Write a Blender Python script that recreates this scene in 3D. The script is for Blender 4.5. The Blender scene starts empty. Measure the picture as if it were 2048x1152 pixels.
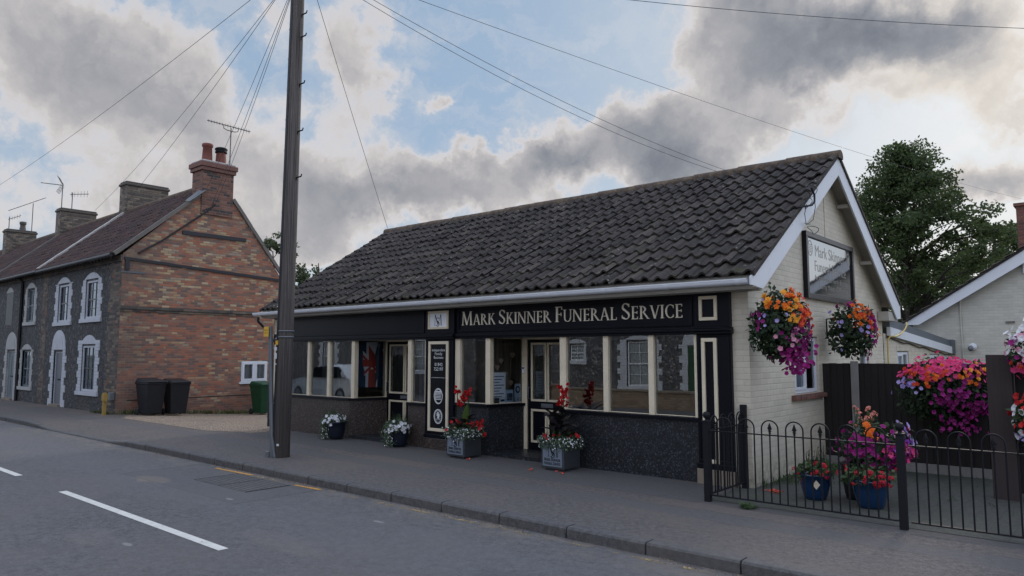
import bpy, bmesh, math, random
from mathutils import Vector, Matrix, noise as mnoise
PI = math.pi
rnd = random.Random(7)
scene = bpy.context.scene
col = scene.collection

# ------------------------------------------------------------------ camera
cam_data = bpy.data.cameras.new('camera')
cam_data.sensor_width = 36.0
cam_data.lens = 36.0 * 1434.0 / 2048.0
cam_data.clip_start = 0.05
cam_data.clip_end = 5000
cam = bpy.data.objects.new('camera', cam_data)
cam.location = (0, 0, 1.75)
cam.rotation_euler = (math.radians(90 + 5.22), 0, math.radians(40.9))
col.objects.link(cam)
scene.camera = cam
# ------------------------------------------------------------------ exposure
scene.view_settings.view_transform = 'Standard'
scene.view_settings.look = 'None'
scene.view_settings.exposure = 0.0
scene.view_settings.gamma = 1.0
scene.render.engine = 'CYCLES'
scene.cycles.max_bounces = 6
scene.cycles.transparent_max_bounces = 12
scene.cycles.use_denoising = True

# ------------------------------------------------------------------ node helper
class NT:
    def __init__(self, tree):
        self.t = tree; self.n = tree.nodes; self.l = tree.links
    def node(self, typ, **kw):
        n = self.n.new(typ)
        for k, v in kw.items(): setattr(n, k, v)
        return n
    def put(self, sock, v):
        if v is None: return
        if isinstance(v, bpy.types.NodeSocket): self.l.new(v, sock)
        else:
            if isinstance(v, (tuple, list)) and sock.type == 'RGBA' and len(v) == 3: v = (*v, 1)
            sock.default_value = v
    def m(self, op, a, b=None, c=None, clamp=False):
        n = self.node('ShaderNodeMath', operation=op); n.use_clamp = clamp
        self.put(n.inputs[0], a); self.put(n.inputs[1], b); self.put(n.inputs[2], c)
        return n.outputs[0]
    def vm(self, op, a, b=None, s=None):
        n = self.node('ShaderNodeVectorMath', operation=op)
        self.put(n.inputs[0], a); self.put(n.inputs[1], b)
        if s is not None: self.put(n.inputs['Scale'], s)
        return n.outputs['Value'] if op in ('DOT_PRODUCT', 'LENGTH', 'DISTANCE') else n.outputs[0]
    def sep(self, v):
        n = self.node('ShaderNodeSeparateXYZ'); self.put(n.inputs[0], v); return n.outputs
    def comb(self, x, y, z=0.0):
        n = self.node('ShaderNodeCombineXYZ')
        self.put(n.inputs[0], x); self.put(n.inputs[1], y); self.put(n.inputs[2], z); return n.outputs[0]
    def mix(self, f, a, b, mode='MIX'):
        n = self.node('ShaderNodeMix', data_type='RGBA', blend_type=mode)
        self.put(n.inputs[0], f); self.put(n.inputs[6], a); self.put(n.inputs[7], b); return n.outputs[2]
    def fmix(self, f, a, b):
        n = self.node('ShaderNodeMix', data_type='FLOAT')
        self.put(n.inputs[0], f); self.put(n.inputs[2], a); self.put(n.inputs[3], b); return n.outputs[0]
    def ramp(self, f, stops, interp='LINEAR'):
        n = self.node('ShaderNodeValToRGB'); cr = n.color_ramp; cr.interpolation = interp
        while len(cr.elements) < len(stops): cr.elements.new(0.5)
        for e, (p, c) in zip(cr.elements, stops):
            e.position = p; e.color = (*c, 1) if len(c) == 3 else c
        self.put(n.inputs[0], f); return n.outputs[0]
    def sstep(self, v, a, b, lo=0.0, hi=1.0):
        n = self.node('ShaderNodeMapRange', interpolation_type='SMOOTHSTEP')
        self.put(n.inputs[0], v)
        for i, x in zip((1, 2, 3, 4), (a, b, lo, hi)): self.put(n.inputs[i], x)
        return n.outputs[0]
    def noise(self, vec, scale, detail=4.0, rough=0.55, out='Fac', dist=0.0):
        n = self.node('ShaderNodeTexNoise')
        if vec is not None: self.put(n.inputs['Vector'], vec)
        n.inputs['Scale'].default_value = scale; n.inputs['Detail'].default_value = detail
        n.inputs['Roughness'].default_value = rough; n.inputs['Distortion'].default_value = dist
        return n.outputs[0] if out == 'Fac' else n.outputs[1]
    def voro(self, vec, scale, feature='F1', out='Distance'):
        n = self.node('ShaderNodeTexVoronoi', feature=feature)
        self.put(n.inputs['Vector'], vec); n.inputs['Scale'].default_value = scale
        return n.outputs[out]
    def wn(self, vec, out='Value'):
        n = self.node('ShaderNodeTexWhiteNoise', noise_dimensions='3D'); self.put(n.inputs['Vector'], vec)
        return n.outputs[out]
    def pos(self): return self.node('ShaderNodeNewGeometry').outputs['Position']
    def nrm(self): return self.node('ShaderNodeNewGeometry').outputs['True Normal']
    def island(self): return self.node('ShaderNodeNewGeometry').outputs['Random Per Island']
    def bump(self, h, strength=0.3, dist=0.01):
        n = self.node('ShaderNodeBump'); n.inputs['Strength'].default_value = strength
        n.inputs['Distance'].default_value = dist; self.put(n.inputs['Height'], h); return n.outputs[0]

# ------------------------------------------------------------------ world: Nishita sky with broken cloud
SUN_EL, SUN_AZ = math.radians(24), math.radians(-4)     # azimuth from +Y towards +X: low behind the cloud, over the right side
W = bpy.data.worlds.new('World'); scene.world = W; W.use_nodes = True
t = NT(W.node_tree); t.n.clear()
sky = t.node('ShaderNodeTexSky', sky_type='NISHITA')
sky.sun_disc = False; sky.sun_elevation = SUN_EL; sky.sun_rotation = SUN_AZ
sky.air_density = 1.0; sky.dust_density = 1.2; sky.ozone_density = 1.3
d = t.node('ShaderNodeTexCoord').outputs['Generated']
dn = t.vm('NORMALIZE', d)
wv = t.vm('SCALE', t.vm('SUBTRACT', t.noise(dn, 7.0, 7, .6, 'Color'), (.5, .5, .5)), s=.17)
wv2 = t.vm('SCALE', t.vm('SUBTRACT', t.noise(dn, 26.0, 6, .6, 'Color'), (.5, .5, .5)), s=.06)
dw = t.vm('NORMALIZE', t.vm('ADD', dn, t.vm('ADD', wv, wv2)))
sx, sy, sz = t.sep(dw)[:3]
az = t.m('MULTIPLY', t.m('ARCTAN2', sx, sy), 180 / PI)
el = t.m('MULTIPLY', t.m('ARCSINE', sz), 180 / PI)
BLOBS = [(-74.0,20.6,9.5,5.6,.70),(-67.5,17.0,7.0,3.8,0.42),(-53.8,22.0,3.9,4.6,0.52),(-51.1,12.2,6.4,2.3,0.78),(-59.0,8.6,8.1,2.5,0.55),
         (-44.3,14.7,8.0,2.0,0.42),(-41.5,12.6,6.4,2.6,0.5),(-30.5,18.3,7.2,3.3,0.84),(-37.4,15.3,3.2,1.7,0.75),(-27.1,15.3,6.0,2.5,0.78),
         (-22.5,25.0,6.0,3.4,0.74),(-14.2,22.8,8.6,3.1,.92),(-19.1,20.6,5.0,2.0,0.55),(-6.9,18.9,4.4,3.8,0.42),(-7.3,11.2,3.9,2.2,0.62),(-13.5,17.2,4.5,1.5,.32),(-4.5,15.5,3.5,1.6,.30),(-21,17.5,3.0,1.5,.34),
         (-62.4,13.6,7.9,3.4,0.42),(-72.6,9.8,7.8,2.2,0.40),(-47.2,19.2,1.8,1.0,0.42),(-59.5,23.9,2.4,2.5,0.32)]
acc = None
for a0, e0, ra, re, w in BLOBS:
    da = t.m('DIVIDE', t.m('SUBTRACT', az, a0), ra); de = t.m('DIVIDE', t.m('SUBTRACT', el, e0), re)
    r2 = t.m('ADD', t.m('MULTIPLY', da, da), t.m('MULTIPLY', de, de))
    g = t.m('MULTIPLY', t.m('POWER', 2.718, t.m('MULTIPLY', r2, -1.05)), w)
    acc = g if acc is None else t.m('ADD', acc, t.m('MULTIPLY', g, t.m('SUBTRACT', 1.15, acc, clamp=True)))
fb = t.m('ADD', t.m('MULTIPLY', t.noise(dn, 6.0, 10, .60), .85), t.m('MULTIPLY', t.m('SUBTRACT', 1.0, t.m('MULTIPLY', t.m('ABSOLUTE', t.m('SUBTRACT', t.noise(dw, 13.0, 6, .55), .5)), 3.2)), .20)); fb2 = t.noise(dn, 3.0, 5, .6)
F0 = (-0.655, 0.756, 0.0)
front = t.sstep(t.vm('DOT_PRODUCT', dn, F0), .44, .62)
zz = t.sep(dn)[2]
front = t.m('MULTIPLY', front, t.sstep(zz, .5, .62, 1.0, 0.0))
gen = t.sstep(fb2, .42, .66, 0.0, .75)                     # generic broken cloud for the rest of the sky
base = t.fmix(front, gen, acc)
dens = t.m('ADD', t.m('SUBTRACT', base, .16), t.m('MULTIPLY', t.m('SUBTRACT', fb, .545), 1.0), clamp=False)
cov = t.sstep(dens, .0, .34)
cc = t.ramp(dens, [(.08, (.54, .59, .66)), (.21, (.74, .70, .69)), (.36, (.55, .53, .535)), (.55, (.40, .40, .425)), (.75, (.29, .305, .34)), (1.0, (.175, .195, .235))])
sund = t.vm('DOT_PRODUCT', dn, (math.sin(math.radians(-7)) * math.cos(math.radians(19)), math.cos(math.radians(-7)) * math.cos(math.radians(19)), math.sin(math.radians(19))))
glow = t.sstep(sund, .982, 1.012)
cc = t.mix(t.m('MULTIPLY', glow, t.sstep(dens, .75, .25)), cc, (.84, .78, .69))
haze = t.sstep(zz, .33, .05)
clear = t.mix(haze, (.34, .47, .64), (.52, .60, .69))
wisp = t.sstep(t.noise(t.vm('MULTIPLY', dw, (1.0, 1.0, 2.6)), 8.0, 8, .68), .42, .70)
clear = t.mix(t.m('MULTIPLY', wisp, .5), clear, (.66, .67, .70))
clear = t.mix(t.m('MULTIPLY', t.sstep(sund, .82, .99), .75), clear, (.55, .62, .69))
nish = t.vm('SCALE', sky.outputs[0], s=.1)
clear = t.mix(.15, clear, nish)
skyc = t.mix(cov, clear, cc)
# sky outside the camera view is brightened as added fill for facade and road
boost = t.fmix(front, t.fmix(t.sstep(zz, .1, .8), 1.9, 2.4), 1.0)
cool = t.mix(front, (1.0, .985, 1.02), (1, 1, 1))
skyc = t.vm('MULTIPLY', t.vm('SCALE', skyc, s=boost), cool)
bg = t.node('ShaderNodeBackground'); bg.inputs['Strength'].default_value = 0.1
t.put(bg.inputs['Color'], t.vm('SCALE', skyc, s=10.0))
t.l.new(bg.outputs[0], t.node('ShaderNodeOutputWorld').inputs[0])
W.cycles.sampling_method = 'MANUAL'; W.cycles.sample_map_resolution = 512

# ------------------------------------------------------------------ sun (veiled by cloud: weak and wide)
sl = bpy.data.lights.new('sun', 'SUN'); sl.energy = 1.3; sl.angle = math.radians(12); sl.color = (1, .9, .78)
so = bpy.data.objects.new('sun', sl); col.objects.link(so)
sdir = Vector((math.sin(SUN_AZ) * math.cos(SUN_EL), math.cos(SUN_AZ) * math.cos(SUN_EL), math.sin(SUN_EL)))
so.rotation_euler = sdir.to_track_quat('Z', 'Y').to_euler(); so.location = (0, 0, 30)

# ------------------------------------------------------------------ mesh builder
WLOC = {}
class MB:
    def __init__(self): self.v = []; self.f = []; self.mi = []; self.sm = []
    def add(self, vs, fs, m=0, smooth=False):
        o = len(self.v); self.v.extend([tuple(p) for p in vs])
        for f in fs:
            self.f.append([i + o for i in f]); self.mi.append(m); self.sm.append(smooth)
        return self
    def quad(self, a, b, c, d, m=0): return self.add([a, b, c, d], [(0, 1, 2, 3)], m)
    def box(self, x0, x1, y0, y1, z0, z1, m=0):
        return self.add([(x0,y0,z0),(x1,y0,z0),(x1,y1,z0),(x0,y1,z0),(x0,y0,z1),(x1,y0,z1),(x1,y1,z1),(x0,y1,z1)],
            [(0,3,2,1),(4,5,6,7),(0,1,5,4),(1,2,6,5),(2,3,7,6),(3,0,4,7)], m)
    def bar(self, p, q, w, h, up=(0, 0, 1), m=0):
        p, q = Vector(p), Vector(q); a = (q - p).normalized(); s = a.cross(Vector(up))
        if s.length < 1e-4: s = a.cross(Vector((1, 0, 0)))
        s.normalize(); u = s.cross(a).normalized(); s *= w / 2; u *= h / 2
        vs = [p - s - u, p + s - u, p + s + u, p - s + u, q - s - u, q + s - u, q + s + u, q - s + u]
        return self.add(vs, [(0,1,2,3),(7,6,5,4),(0,4,5,1),(1,5,6,2),(2,6,7,3),(3,7,4,0)], m)
    def tube(self, pts, r, n=8, m=0, caps=True, smooth=True):
        pts = [Vector(p) for p in pts]; k = len(pts)
        rr = r if isinstance(r, (list, tuple)) else [r] * k
        vs = []; prev = None
        for i, p in enumerate(pts):
            tg = (pts[min(i + 1, k - 1)] - pts[max(i - 1, 0)]).normalized()
            if prev is None:
                ref = Vector((0, 0, 1)) if abs(tg.z) < .9 else Vector((1, 0, 0))
                a = tg.cross(ref).normalized()
            else:
                a = (prev - tg * prev.dot(tg))
                a = a.normalized() if a.length > 1e-5 else tg.cross(Vector((1, 0, 0))).normalized()
            b = tg.cross(a); prev = a
            for j in range(n):
                th = 2 * PI * j / n
                vs.append(p + (a * math.cos(th) + b * math.sin(th)) * rr[i])
        fs = []
        for i in range(k - 1):
            for j in range(n):
                fs.append((i*n+j, i*n+(j+1) % n, (i+1)*n+(j+1) % n, (i+1)*n+j))
        self.add(vs, fs, m, smooth)
        if caps: self.add(vs[:n], [tuple(range(n))[::-1]], m); self.add(vs[-n:], [tuple(range(n))], m)
        return self
    def lathe(self, cx, cy, prof, n=24, m=0, smooth=True):
        vs = []
        for r, z in prof:
            for j in range(n):
                th = 2 * PI * j / n; vs.append((cx + r * math.cos(th), cy + r * math.sin(th), z))
        fs = []
        for i in range(len(prof) - 1):
            for j in range(n): fs.append((i*n+j, i*n+(j+1) % n, (i+1)*n+(j+1) % n, (i+1)*n+j))
        return self.add(vs, fs, m, smooth)
    def prism(self, poly, fn, d0, d1, m=0):
        """2-D polygon (ccw seen from outside) extruded between depths d0 and d1; fn(u, v, d) -> point. d1 is the outer face."""
        n = len(poly)
        vs = [fn(u, v, d1) for u, v in poly] + [fn(u, v, d0) for u, v in poly]
        fs = [tuple(range(n)), tuple(range(2 * n - 1, n - 1, -1))] + [(i, i + n, (i + 1) % n + n, (i + 1) % n) for i in range(n)]
        return self.add(vs, fs, m)
    def build(self, name, mats, parent=None, bevel=0.0, origin=None, loc=None):
        me = bpy.data.meshes.new(name)
        xs = [p[0] for p in self.v]; ys = [p[1] for p in self.v]; zs = [p[2] for p in self.v]
        if origin is None: origin = ((min(xs) + max(xs)) / 2, (min(ys) + max(ys)) / 2, min(zs))
        ox, oy, oz = origin
        me.from_pydata([(x - ox, y - oy, z - oz) for x, y, z in self.v], [], self.f)
        for mm in (mats if isinstance(mats, (list, tuple)) else [mats]): me.materials.append(mm)
        me.polygons.foreach_set('material_index', self.mi); me.polygons.foreach_set('use_smooth', self.sm)
        me.update()
        o = bpy.data.objects.new(name, me); col.objects.link(o)
        WLOC[o] = Vector(origin)
        if parent is not None:
            o.parent = parent; o.location = Vector(origin) - WLOC[parent]
        else: o.location = origin
        if bevel:
            b = o.modifiers.new('bevel', 'BEVEL'); b.width = bevel; b.segments = 2; b.limit_method = 'ANGLE'
        return o

def tag(o, label=None, cat=None, group=None, kind=None):
    if label: o['label'] = label
    if cat: o['category'] = cat
    if group: o['group'] = group
    if kind: o['kind'] = kind
    return o
def thing(name, label, cat, loc, group=None):
    o = bpy.data.objects.new(name, None); col.objects.link(o); o.location = loc; o.empty_display_size = .2
    WLOC[o] = Vector(loc)
    return tag(o, label, cat, group)
def copy_tree(o, parent=None):
    c = o.copy(); col.objects.link(c)
    if parent is not None: c.parent = parent
    for ch in list(o.children): copy_tree(ch, c)
    return c

# plane maps for prism(): (u, v, d) -> point, d counts outwards
def on_front(y0): return lambda u, v, d: (u, y0 - d, v)              # faces -Y (the street), u = x
def on_right(x0): return lambda u, v, d: (x0 + d, u, v)              # faces +X, u = y

def wall_cells(mb, u0, u1, v0, v1, holes, fn, reveal=0.12, m=0, mrev=0):
    us = sorted({u0, u1, *[h[0] for h in holes], *[h[1] for h in holes]})
    vs = sorted({v0, v1, *[h[2] for h in holes], *[h[3] for h in holes]})
    for i in range(len(us) - 1):
        for j in range(len(vs) - 1):
            cu, cv = (us[i] + us[i+1]) / 2, (vs[j] + vs[j+1]) / 2
            if any(h[0] < cu < h[1] and h[2] < cv < h[3] for h in holes): continue
            mb.quad(fn(us[i], vs[j], 0), fn(us[i+1], vs[j], 0), fn(us[i+1], vs[j+1], 0), fn(us[i], vs[j+1], 0), m)
    for a, b, c, e in holes:
        R = -reveal
        mb.quad(fn(a, c, 0), fn(a, e, 0), fn(a, e, R), fn(a, c, R), mrev)
        mb.quad(fn(b, e, 0), fn(b, c, 0), fn(b, c, R), fn(b, e, R), mrev)
        mb.quad(fn(b, c, 0), fn(a, c, 0), fn(a, c, R), fn(b, c, R), mrev)
        mb.quad(fn(a, e, 0), fn(b, e, 0), fn(b, e, R), fn(a, e, R), mrev)

def frame(mb, u0, u1, v0, v1, w, fn, d0, d1, m=0, wb=None):
    wb = wb or w
    mb.prism([(u0, v0), (u1, v0), (u1, v0 + wb), (u0, v0 + wb)], fn, d0, d1, m)
    mb.prism([(u0, v1 - w), (u1, v1 - w), (u1, v1), (u0, v1)], fn, d0, d1, m)
    mb.prism([(u0, v0 + wb), (u0 + w, v0 + wb), (u0 + w, v1 - w), (u0, v1 - w)], fn, d0, d1, m)
    mb.prism([(u1 - w, v0 + wb), (u1, v0 + wb), (u1, v1 - w), (u1 - w, v1 - w)], fn, d0, d1, m)
def rect(mb, u0, u1, v0, v1, fn, d0, d1, m=0): mb.prism([(u0, v0), (u1, v0), (u1, v1), (u0, v1)], fn, d0, d1, m)
# ------------------------------------------------------------------ materials
def mat(name):
    m = bpy.data.materials.new(name); m.use_nodes = True; m.node_tree.nodes.clear()
    k = NT(m.node_tree); b = k.node('ShaderNodeBsdfPrincipled'); o = k.node('ShaderNodeOutputMaterial')
    k.l.new(b.outputs[0], o.inputs[0]); k.b = b; k.o = o; k.mat = m
    return k
def fin(k, color, rough=.8, normal=None, metal=0.0, spec=None, coat=None):
    k.put(k.b.inputs['Base Color'], color); k.put(k.b.inputs['Roughness'], rough); k.put(k.b.inputs['Metallic'], metal)
    if normal is not None: k.put(k.b.inputs['Normal'], normal)
    if spec is not None: k.put(k.b.inputs['Specular IOR Level'], spec)
    if coat is not None: k.put(k.b.inputs['Coat Weight'], coat); k.put(k.b.inputs['Coat Roughness'], .05)
    return k.mat
def simple(name, c, rough=.7, var=.25, scale=6.0, bump=0.0, bscale=40.0, metal=0.0, spec=None, coat=None):
    k = mat(name); p = k.pos()
    n = k.noise(p, scale, 5, .6); n2 = k.noise(p, scale * 9, 3, .6)
    f = k.m('ADD', k.m('MULTIPLY', k.m('SUBTRACT', n, .5), 2 * var), k.m('MULTIPLY', k.m('SUBTRACT', n2, .5), var))
    cc = k.vm('SCALE', tuple(c), s=k.m('ADD', 1.0, f))
    nm = k.bump(k.noise(p, bscale, 4, .6), bump, .01) if bump else None
    return fin(k, cc, rough if isinstance(rough, bpy.types.NodeSocket) else k.m('ADD', rough, k.m('MULTIPLY', f, .25), clamp=True), nm, metal, spec, coat)

def wall_uv(k):
    n = k.sep(k.nrm()); p = k.sep(k.pos())
    f = k.m('GREATER_THAN', k.m('ABSOLUTE', n[0]), k.m('ABSOLUTE', n[1]))
    return k.fmix(f, p[0], p[1]), p[2], p
def brick(k, bw=.225, bh=.075, mort=.012, wob=.006):
    """running-bond brickwork in world metres: per-brick random values, mortar mask (1 in the joint)"""
    u, v, p = wall_uv(k)
    wn = k.sep(k.noise(k.pos(), 9.0, 2, .5, 'Color'))
    u = k.m('ADD', u, k.m('MULTIPLY', k.m('SUBTRACT', wn[0], .5), wob * 2)); v = k.m('ADD', v, k.m('MULTIPLY', k.m('SUBTRACT', wn[1], .5), wob * 2))
    row = k.m('FLOOR', k.m('DIVIDE', v, bh))
    head = k.m('MODULO', k.m('ABSOLUTE', row), 2.0)
    ub = k.m('ADD', k.m('DIVIDE', u, bw), k.m('MULTIPLY', head, .5))
    cl = k.m('FLOOR', ub)
    fu = k.m('MULTIPLY', k.m('FRACT', ub), bw); fv = k.m('MULTIPLY', k.m('FRACT', k.m('DIVIDE', v, bh)), bh)
    du = k.m('MINIMUM', fu, k.m('SUBTRACT', bw, fu)); dv = k.m('MINIMUM', fv, k.m('SUBTRACT', bh, fv))
    dd = k.m('MINIMUM', du, dv)
    mask = k.sstep(dd, mort * .35, mort * .75, 1.0, 0.0)
    h1 = k.wn(k.comb(cl, row, 3.0)); h2 = k.wn(k.comb(cl, row, 11.0)); h3 = k.wn(k.comb(cl, row, 23.0))
    return h1, h2, h3, mask, p

M = {}
# --- gable brick of the end cottage: red with yellow gault bricks, sooty towards the corners and the top
k = mat('weathered_red_brick')
h1, h2, h3, mask, p = brick(k, .218, .073, .014)
red = k.ramp(h1, [(0, (.30, .10, .055)), (.2, (.36, .13, .07)), (.42, (.25, .10, .065)), (.58, (.19, .095, .07)), (.7, (.33, .16, .095)), (.84, (.26, .15, .11)), (.94, (.14, .09, .075))])
yel = k.ramp(h2, [(0, (.42, .31, .17)), (.35, (.38, .24, .13)), (.65, (.30, .24, .17)), (.9, (.46, .36, .22))], 'CONSTANT')
zone = k.noise(k.pos(), .55, 3, .6)
up = k.sstep(p[2], 2.9, 3.4)
pl = k.m('ADD', k.m('MULTIPLY', k.sstep(zone, .38, .66), .24), k.fmix(up, .03, .15))
colr = k.mix(k.m('LESS_THAN', h3, pl), red, yel)
colr = k.mix(k.m('MULTIPLY', k.m('LESS_THAN', h2, .14), .8), colr, (.09, .075, .07))
grime = k.m('MULTIPLY', k.sstep(p[1], 9.6, 8.5), k.sstep(k.noise(k.pos(), 1.3, 5, .65), .28, .6))
colr = k.mix(k.m('MULTIPLY', grime, .75), colr, (.075, .062, .055))
ds = k.m('MULTIPLY', k.sstep(p[2], 1.2, -.2), .45)
colr = k.mix(ds, colr, (.12, .065, .05))
colr = k.mix(.22, colr, k.vm('SCALE', colr, s=k.m('MULTIPLY', k.noise(k.pos(), 3.0, 5, .65), 1.9)))
colr = k.vm('SCALE', k.mix(.18, colr, k.mix(up, (.25, .125, .085), (.28, .16, .105))), s=1.1)
colr = k.mix(k.m('MULTIPLY', k.sstep(k.noise(k.pos(), 22, 4, .7), .55, .7), .3), colr, (.12, .085, .07))
colr = k.mix(k.m('MULTIPLY', mask, .75), colr, (.20, .16, .13))
M['gable_brick'] = fin(k, colr, .9, k.bump(k.m('SUBTRACT', k.m('MULTIPLY', k.noise(k.pos(), 60, 3, .6), .35), mask), .6, .012))
# --- greyish brick (quoins, chimneys)
def greybrick(name, stops, mortar, bw=.23, bh=.08):
    k = mat(name); h1, h2, h3, mask, p = brick(k, bw, bh, .016)
    c = k.ramp(h1, stops, 'CONSTANT')
    c = k.mix(.5, c, k.vm('SCALE', c, s=k.m('MULTIPLY', k.noise(k.pos(), 4.0, 5, .65), 2.0)))
    c = k.mix(k.m('MULTIPLY', mask, .7), c, mortar)
    return fin(k, c, .92, k.bump(k.m('SUBTRACT', k.m('MULTIPLY', k.noise(k.pos(), 50, 3, .6), .4), mask), .7, .014))
M['quoin_brick'] = greybrick('sooty_gault_brick', [(0, (.10, .085, .07)), (.3, (.15, .12, .095)), (.55, (.07, .06, .055)), (.8, (.19, .15, .11)), (.93, (.17, .09, .065))], (.10, .09, .08))
M['old_chimney'] = greybrick('grey_chimney_brick', [(0, (.15, .12, .098)), (.3, (.22, .18, .14)), (.55, (.09, .078, .068)), (.8, (.18, .145, .11))], (.085, .075, .065))
M['red_chimney'] = greybrick('red_chimney_brick', [(0, (.18, .085, .06)), (.3, (.11, .065, .055)), (.5, (.22, .11, .08)), (.72, (.06, .05, .047)), (.86, (.17, .085, .06))], (.17, .14, .12))
M['far_chimney'] = greybrick('dull_red_brick', [(0, (.16, .06, .045)), (.4, (.12, .05, .04)), (.7, (.2, .08, .055))], (.14, .11, .1))
M['garden_brick'] = greybrick('buff_garden_brick', [(0, (.24, .165, .11)), (.4, (.2, .135, .09)), (.7, (.28, .2, .14))], (.2, .18, .15))
# --- painted cream brick
def cream(name, c):
    k = mat(name); h1, h2, h3, mask, p = brick(k, .225, .078, .014)
    n = k.noise(k.pos(), 1.6, 6, .65); n2 = k.noise(k.pos(), 14, 4, .6)
    st = k.sstep(k.noise(k.comb(k.m('MULTIPLY', k.m('ADD', p[0], p[1]), 5.0), 0.0, k.m('MULTIPLY', p[2], .7)), 1.0, 4, .6), .52, .75)
    cc = k.mix(k.m('MULTIPLY', k.sstep(n, .45, .75), .35), tuple(c), tuple(x * .72 for x in c))
    cc = k.mix(k.m('MULTIPLY', st, .22), cc, (.34, .30, .24))
    cc = k.mix(k.m('MULTIPLY', k.sstep(p[2], .55, .0), k.sstep(n2, .3, .7)), cc, (.27, .25, .19))
    cc = k.mix(k.m('MULTIPLY', mask, .20), cc, (.30, .27, .22))
    cc = k.vm('SCALE', cc, s=k.m('ADD', .94, k.m('MULTIPLY', h1, .12)))
    return fin(k, cc, .62, k.bump(k.m('SUBTRACT', k.m('MULTIPLY', n2, .35), mask), .40, .007))
M['cream'] = cream('cream_painted_brick', (.58, .525, .42))
M['cream_far'] = cream('pale_painted_brick', (.50, .48, .42))
# --- knapped flint
for nm_, key_, fac_ in (('flint_wall', 'flint', 1.0), ('weathered_pale_flint', 'flint_pale', 2.5)):
    k = mat(nm_)
    p0 = k.pos(); pw = k.vm('ADD', p0, k.vm('SCALE', k.noise(p0, 6, 2, .5, 'Color'), s=.05))
    vd = k.voro(pw, 13.0, 'DISTANCE_TO_EDGE'); vc = k.node('ShaderNodeTexVoronoi'); k.put(vc.inputs['Vector'], pw); vc.inputs['Scale'].default_value = 13
    hv = k.sep(vc.outputs['Color'])
    fc = k.ramp(hv[0], [(0, (.018, .019, .023)), (.35, (.036, .037, .043)), (.6, (.058, .057, .060)), (.82, (.11, .105, .10)), (.93, (.028, .028, .033))], 'CONSTANT')
    fc = k.mix(.4, fc, k.vm('SCALE', fc, s=k.m('MULTIPLY', k.noise(p0, 40, 3, .6), 2.0)))
    mo = k.sstep(vd, .03, .10, 1.0, 0.0)
    fc = k.vm('SCALE', fc, s=fac_)
    fc = k.mix(k.m('MULTIPLY', mo, .7), fc, tuple(q * fac_ for q in (.060, .055, .050)))
    fc = k.mix(k.m('MULTIPLY', k.sstep(k.noise(p0, .5, 4, .6), .5, .75), .35), fc, tuple(q * fac_ for q in (.06, .05, .042)))
    M[key_] = fin(k, fc, .7, k.bump(k.sstep(vd, .0, .18), .8, .03))
# --- roof tiles (shop): grey-brown concrete with lichen; per-tile tone from the tile grid
k = mat('concrete_roof_tile')
p0 = k.pos(); px, py, pz = k.sep(p0)[:3]
h = k.island()
c0 = k.ramp(h, [(0, (.030, .026, .025)), (.5, (.043, .037, .035)), (.85, (.060, .051, .047)), (1, (.085, .070, .06))])
n1 = k.noise(p0, 2.2, 6, .7); n2 = k.noise(p0, 30, 5, .7)
c0 = k.mix(k.m('MULTIPLY', k.sstep(n1, .45, .72), .5), c0, (.080, .068, .056))
c0 = k.vm('SCALE', c0, s=k.m('ADD', .05, k.m('MULTIPLY', n2, 1.9)))
li = k.sstep(k.voro(p0, 12.0), .27, .15); lm = k.sstep(k.noise(p0, 2.6, 6, .75), .50, .62)
c0 = k.mix(k.m('MULTIPLY', k.m('MULTIPLY', li, lm), .9), c0, (.24, .23, .20))
l2 = k.m('MULTIPLY', k.sstep(k.noise(p0, 42, 4, .7), .60, .68), k.sstep(k.noise(p0, 2.6, 4, .6), .42, .58)); c0 = k.mix(k.m('MULTIPLY', l2, .7), c0, (.17, .155, .14))
ms = k.m('MULTIPLY', k.sstep(k.noise(p0, 3.1, 6, .75), .52, .66), k.sstep(pz, 4.4, 2.75, .15, 1.0))
c0 = k.mix(k.m('MULTIPLY', ms, .7), c0, (.05, .047, .02))
M['tile'] = fin(k, c0, .88, k.bump(n2, .9, .012), spec=.25)
k = mat('mossy_ridge_tile'); p0 = k.pos()
c0 = k.mix(k.sstep(k.noise(p0, 7, 6, .7), .4, .65), (.085, .062, .05), (.17, .125, .085)); c0 = k.mix(k.sstep(k.noise(p0, 18, 4, .6), .6, .7), c0, (.05, .05, .025))
M['ridge'] = fin(k, c0, .95, k.bump(k.noise(p0, 25, 5, .7), 1.0, .03))
k = mat('clay_pantile'); p0 = k.pos(); px, py, pz = k.sep(p0)[:3]
h = k.island()
c0 = k.ramp(h, [(0, (.028, .019, .018)), (.4, (.048, .027, .023)), (.75, (.078, .036, .028)), (1, (.026, .021, .021))])
c0 = k.mix(k.sstep(k.noise(p0, .7, 5, .65), .42, .65), c0, (.05, .03, .028)); c0 = k.vm('SCALE', c0, s=k.m('ADD', .55, k.noise(p0, 25, 4, .65)))
M['pantile'] = fin(k, c0, .85, k.bump(k.noise(p0, 40, 4, .6), .5, .01))
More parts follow.
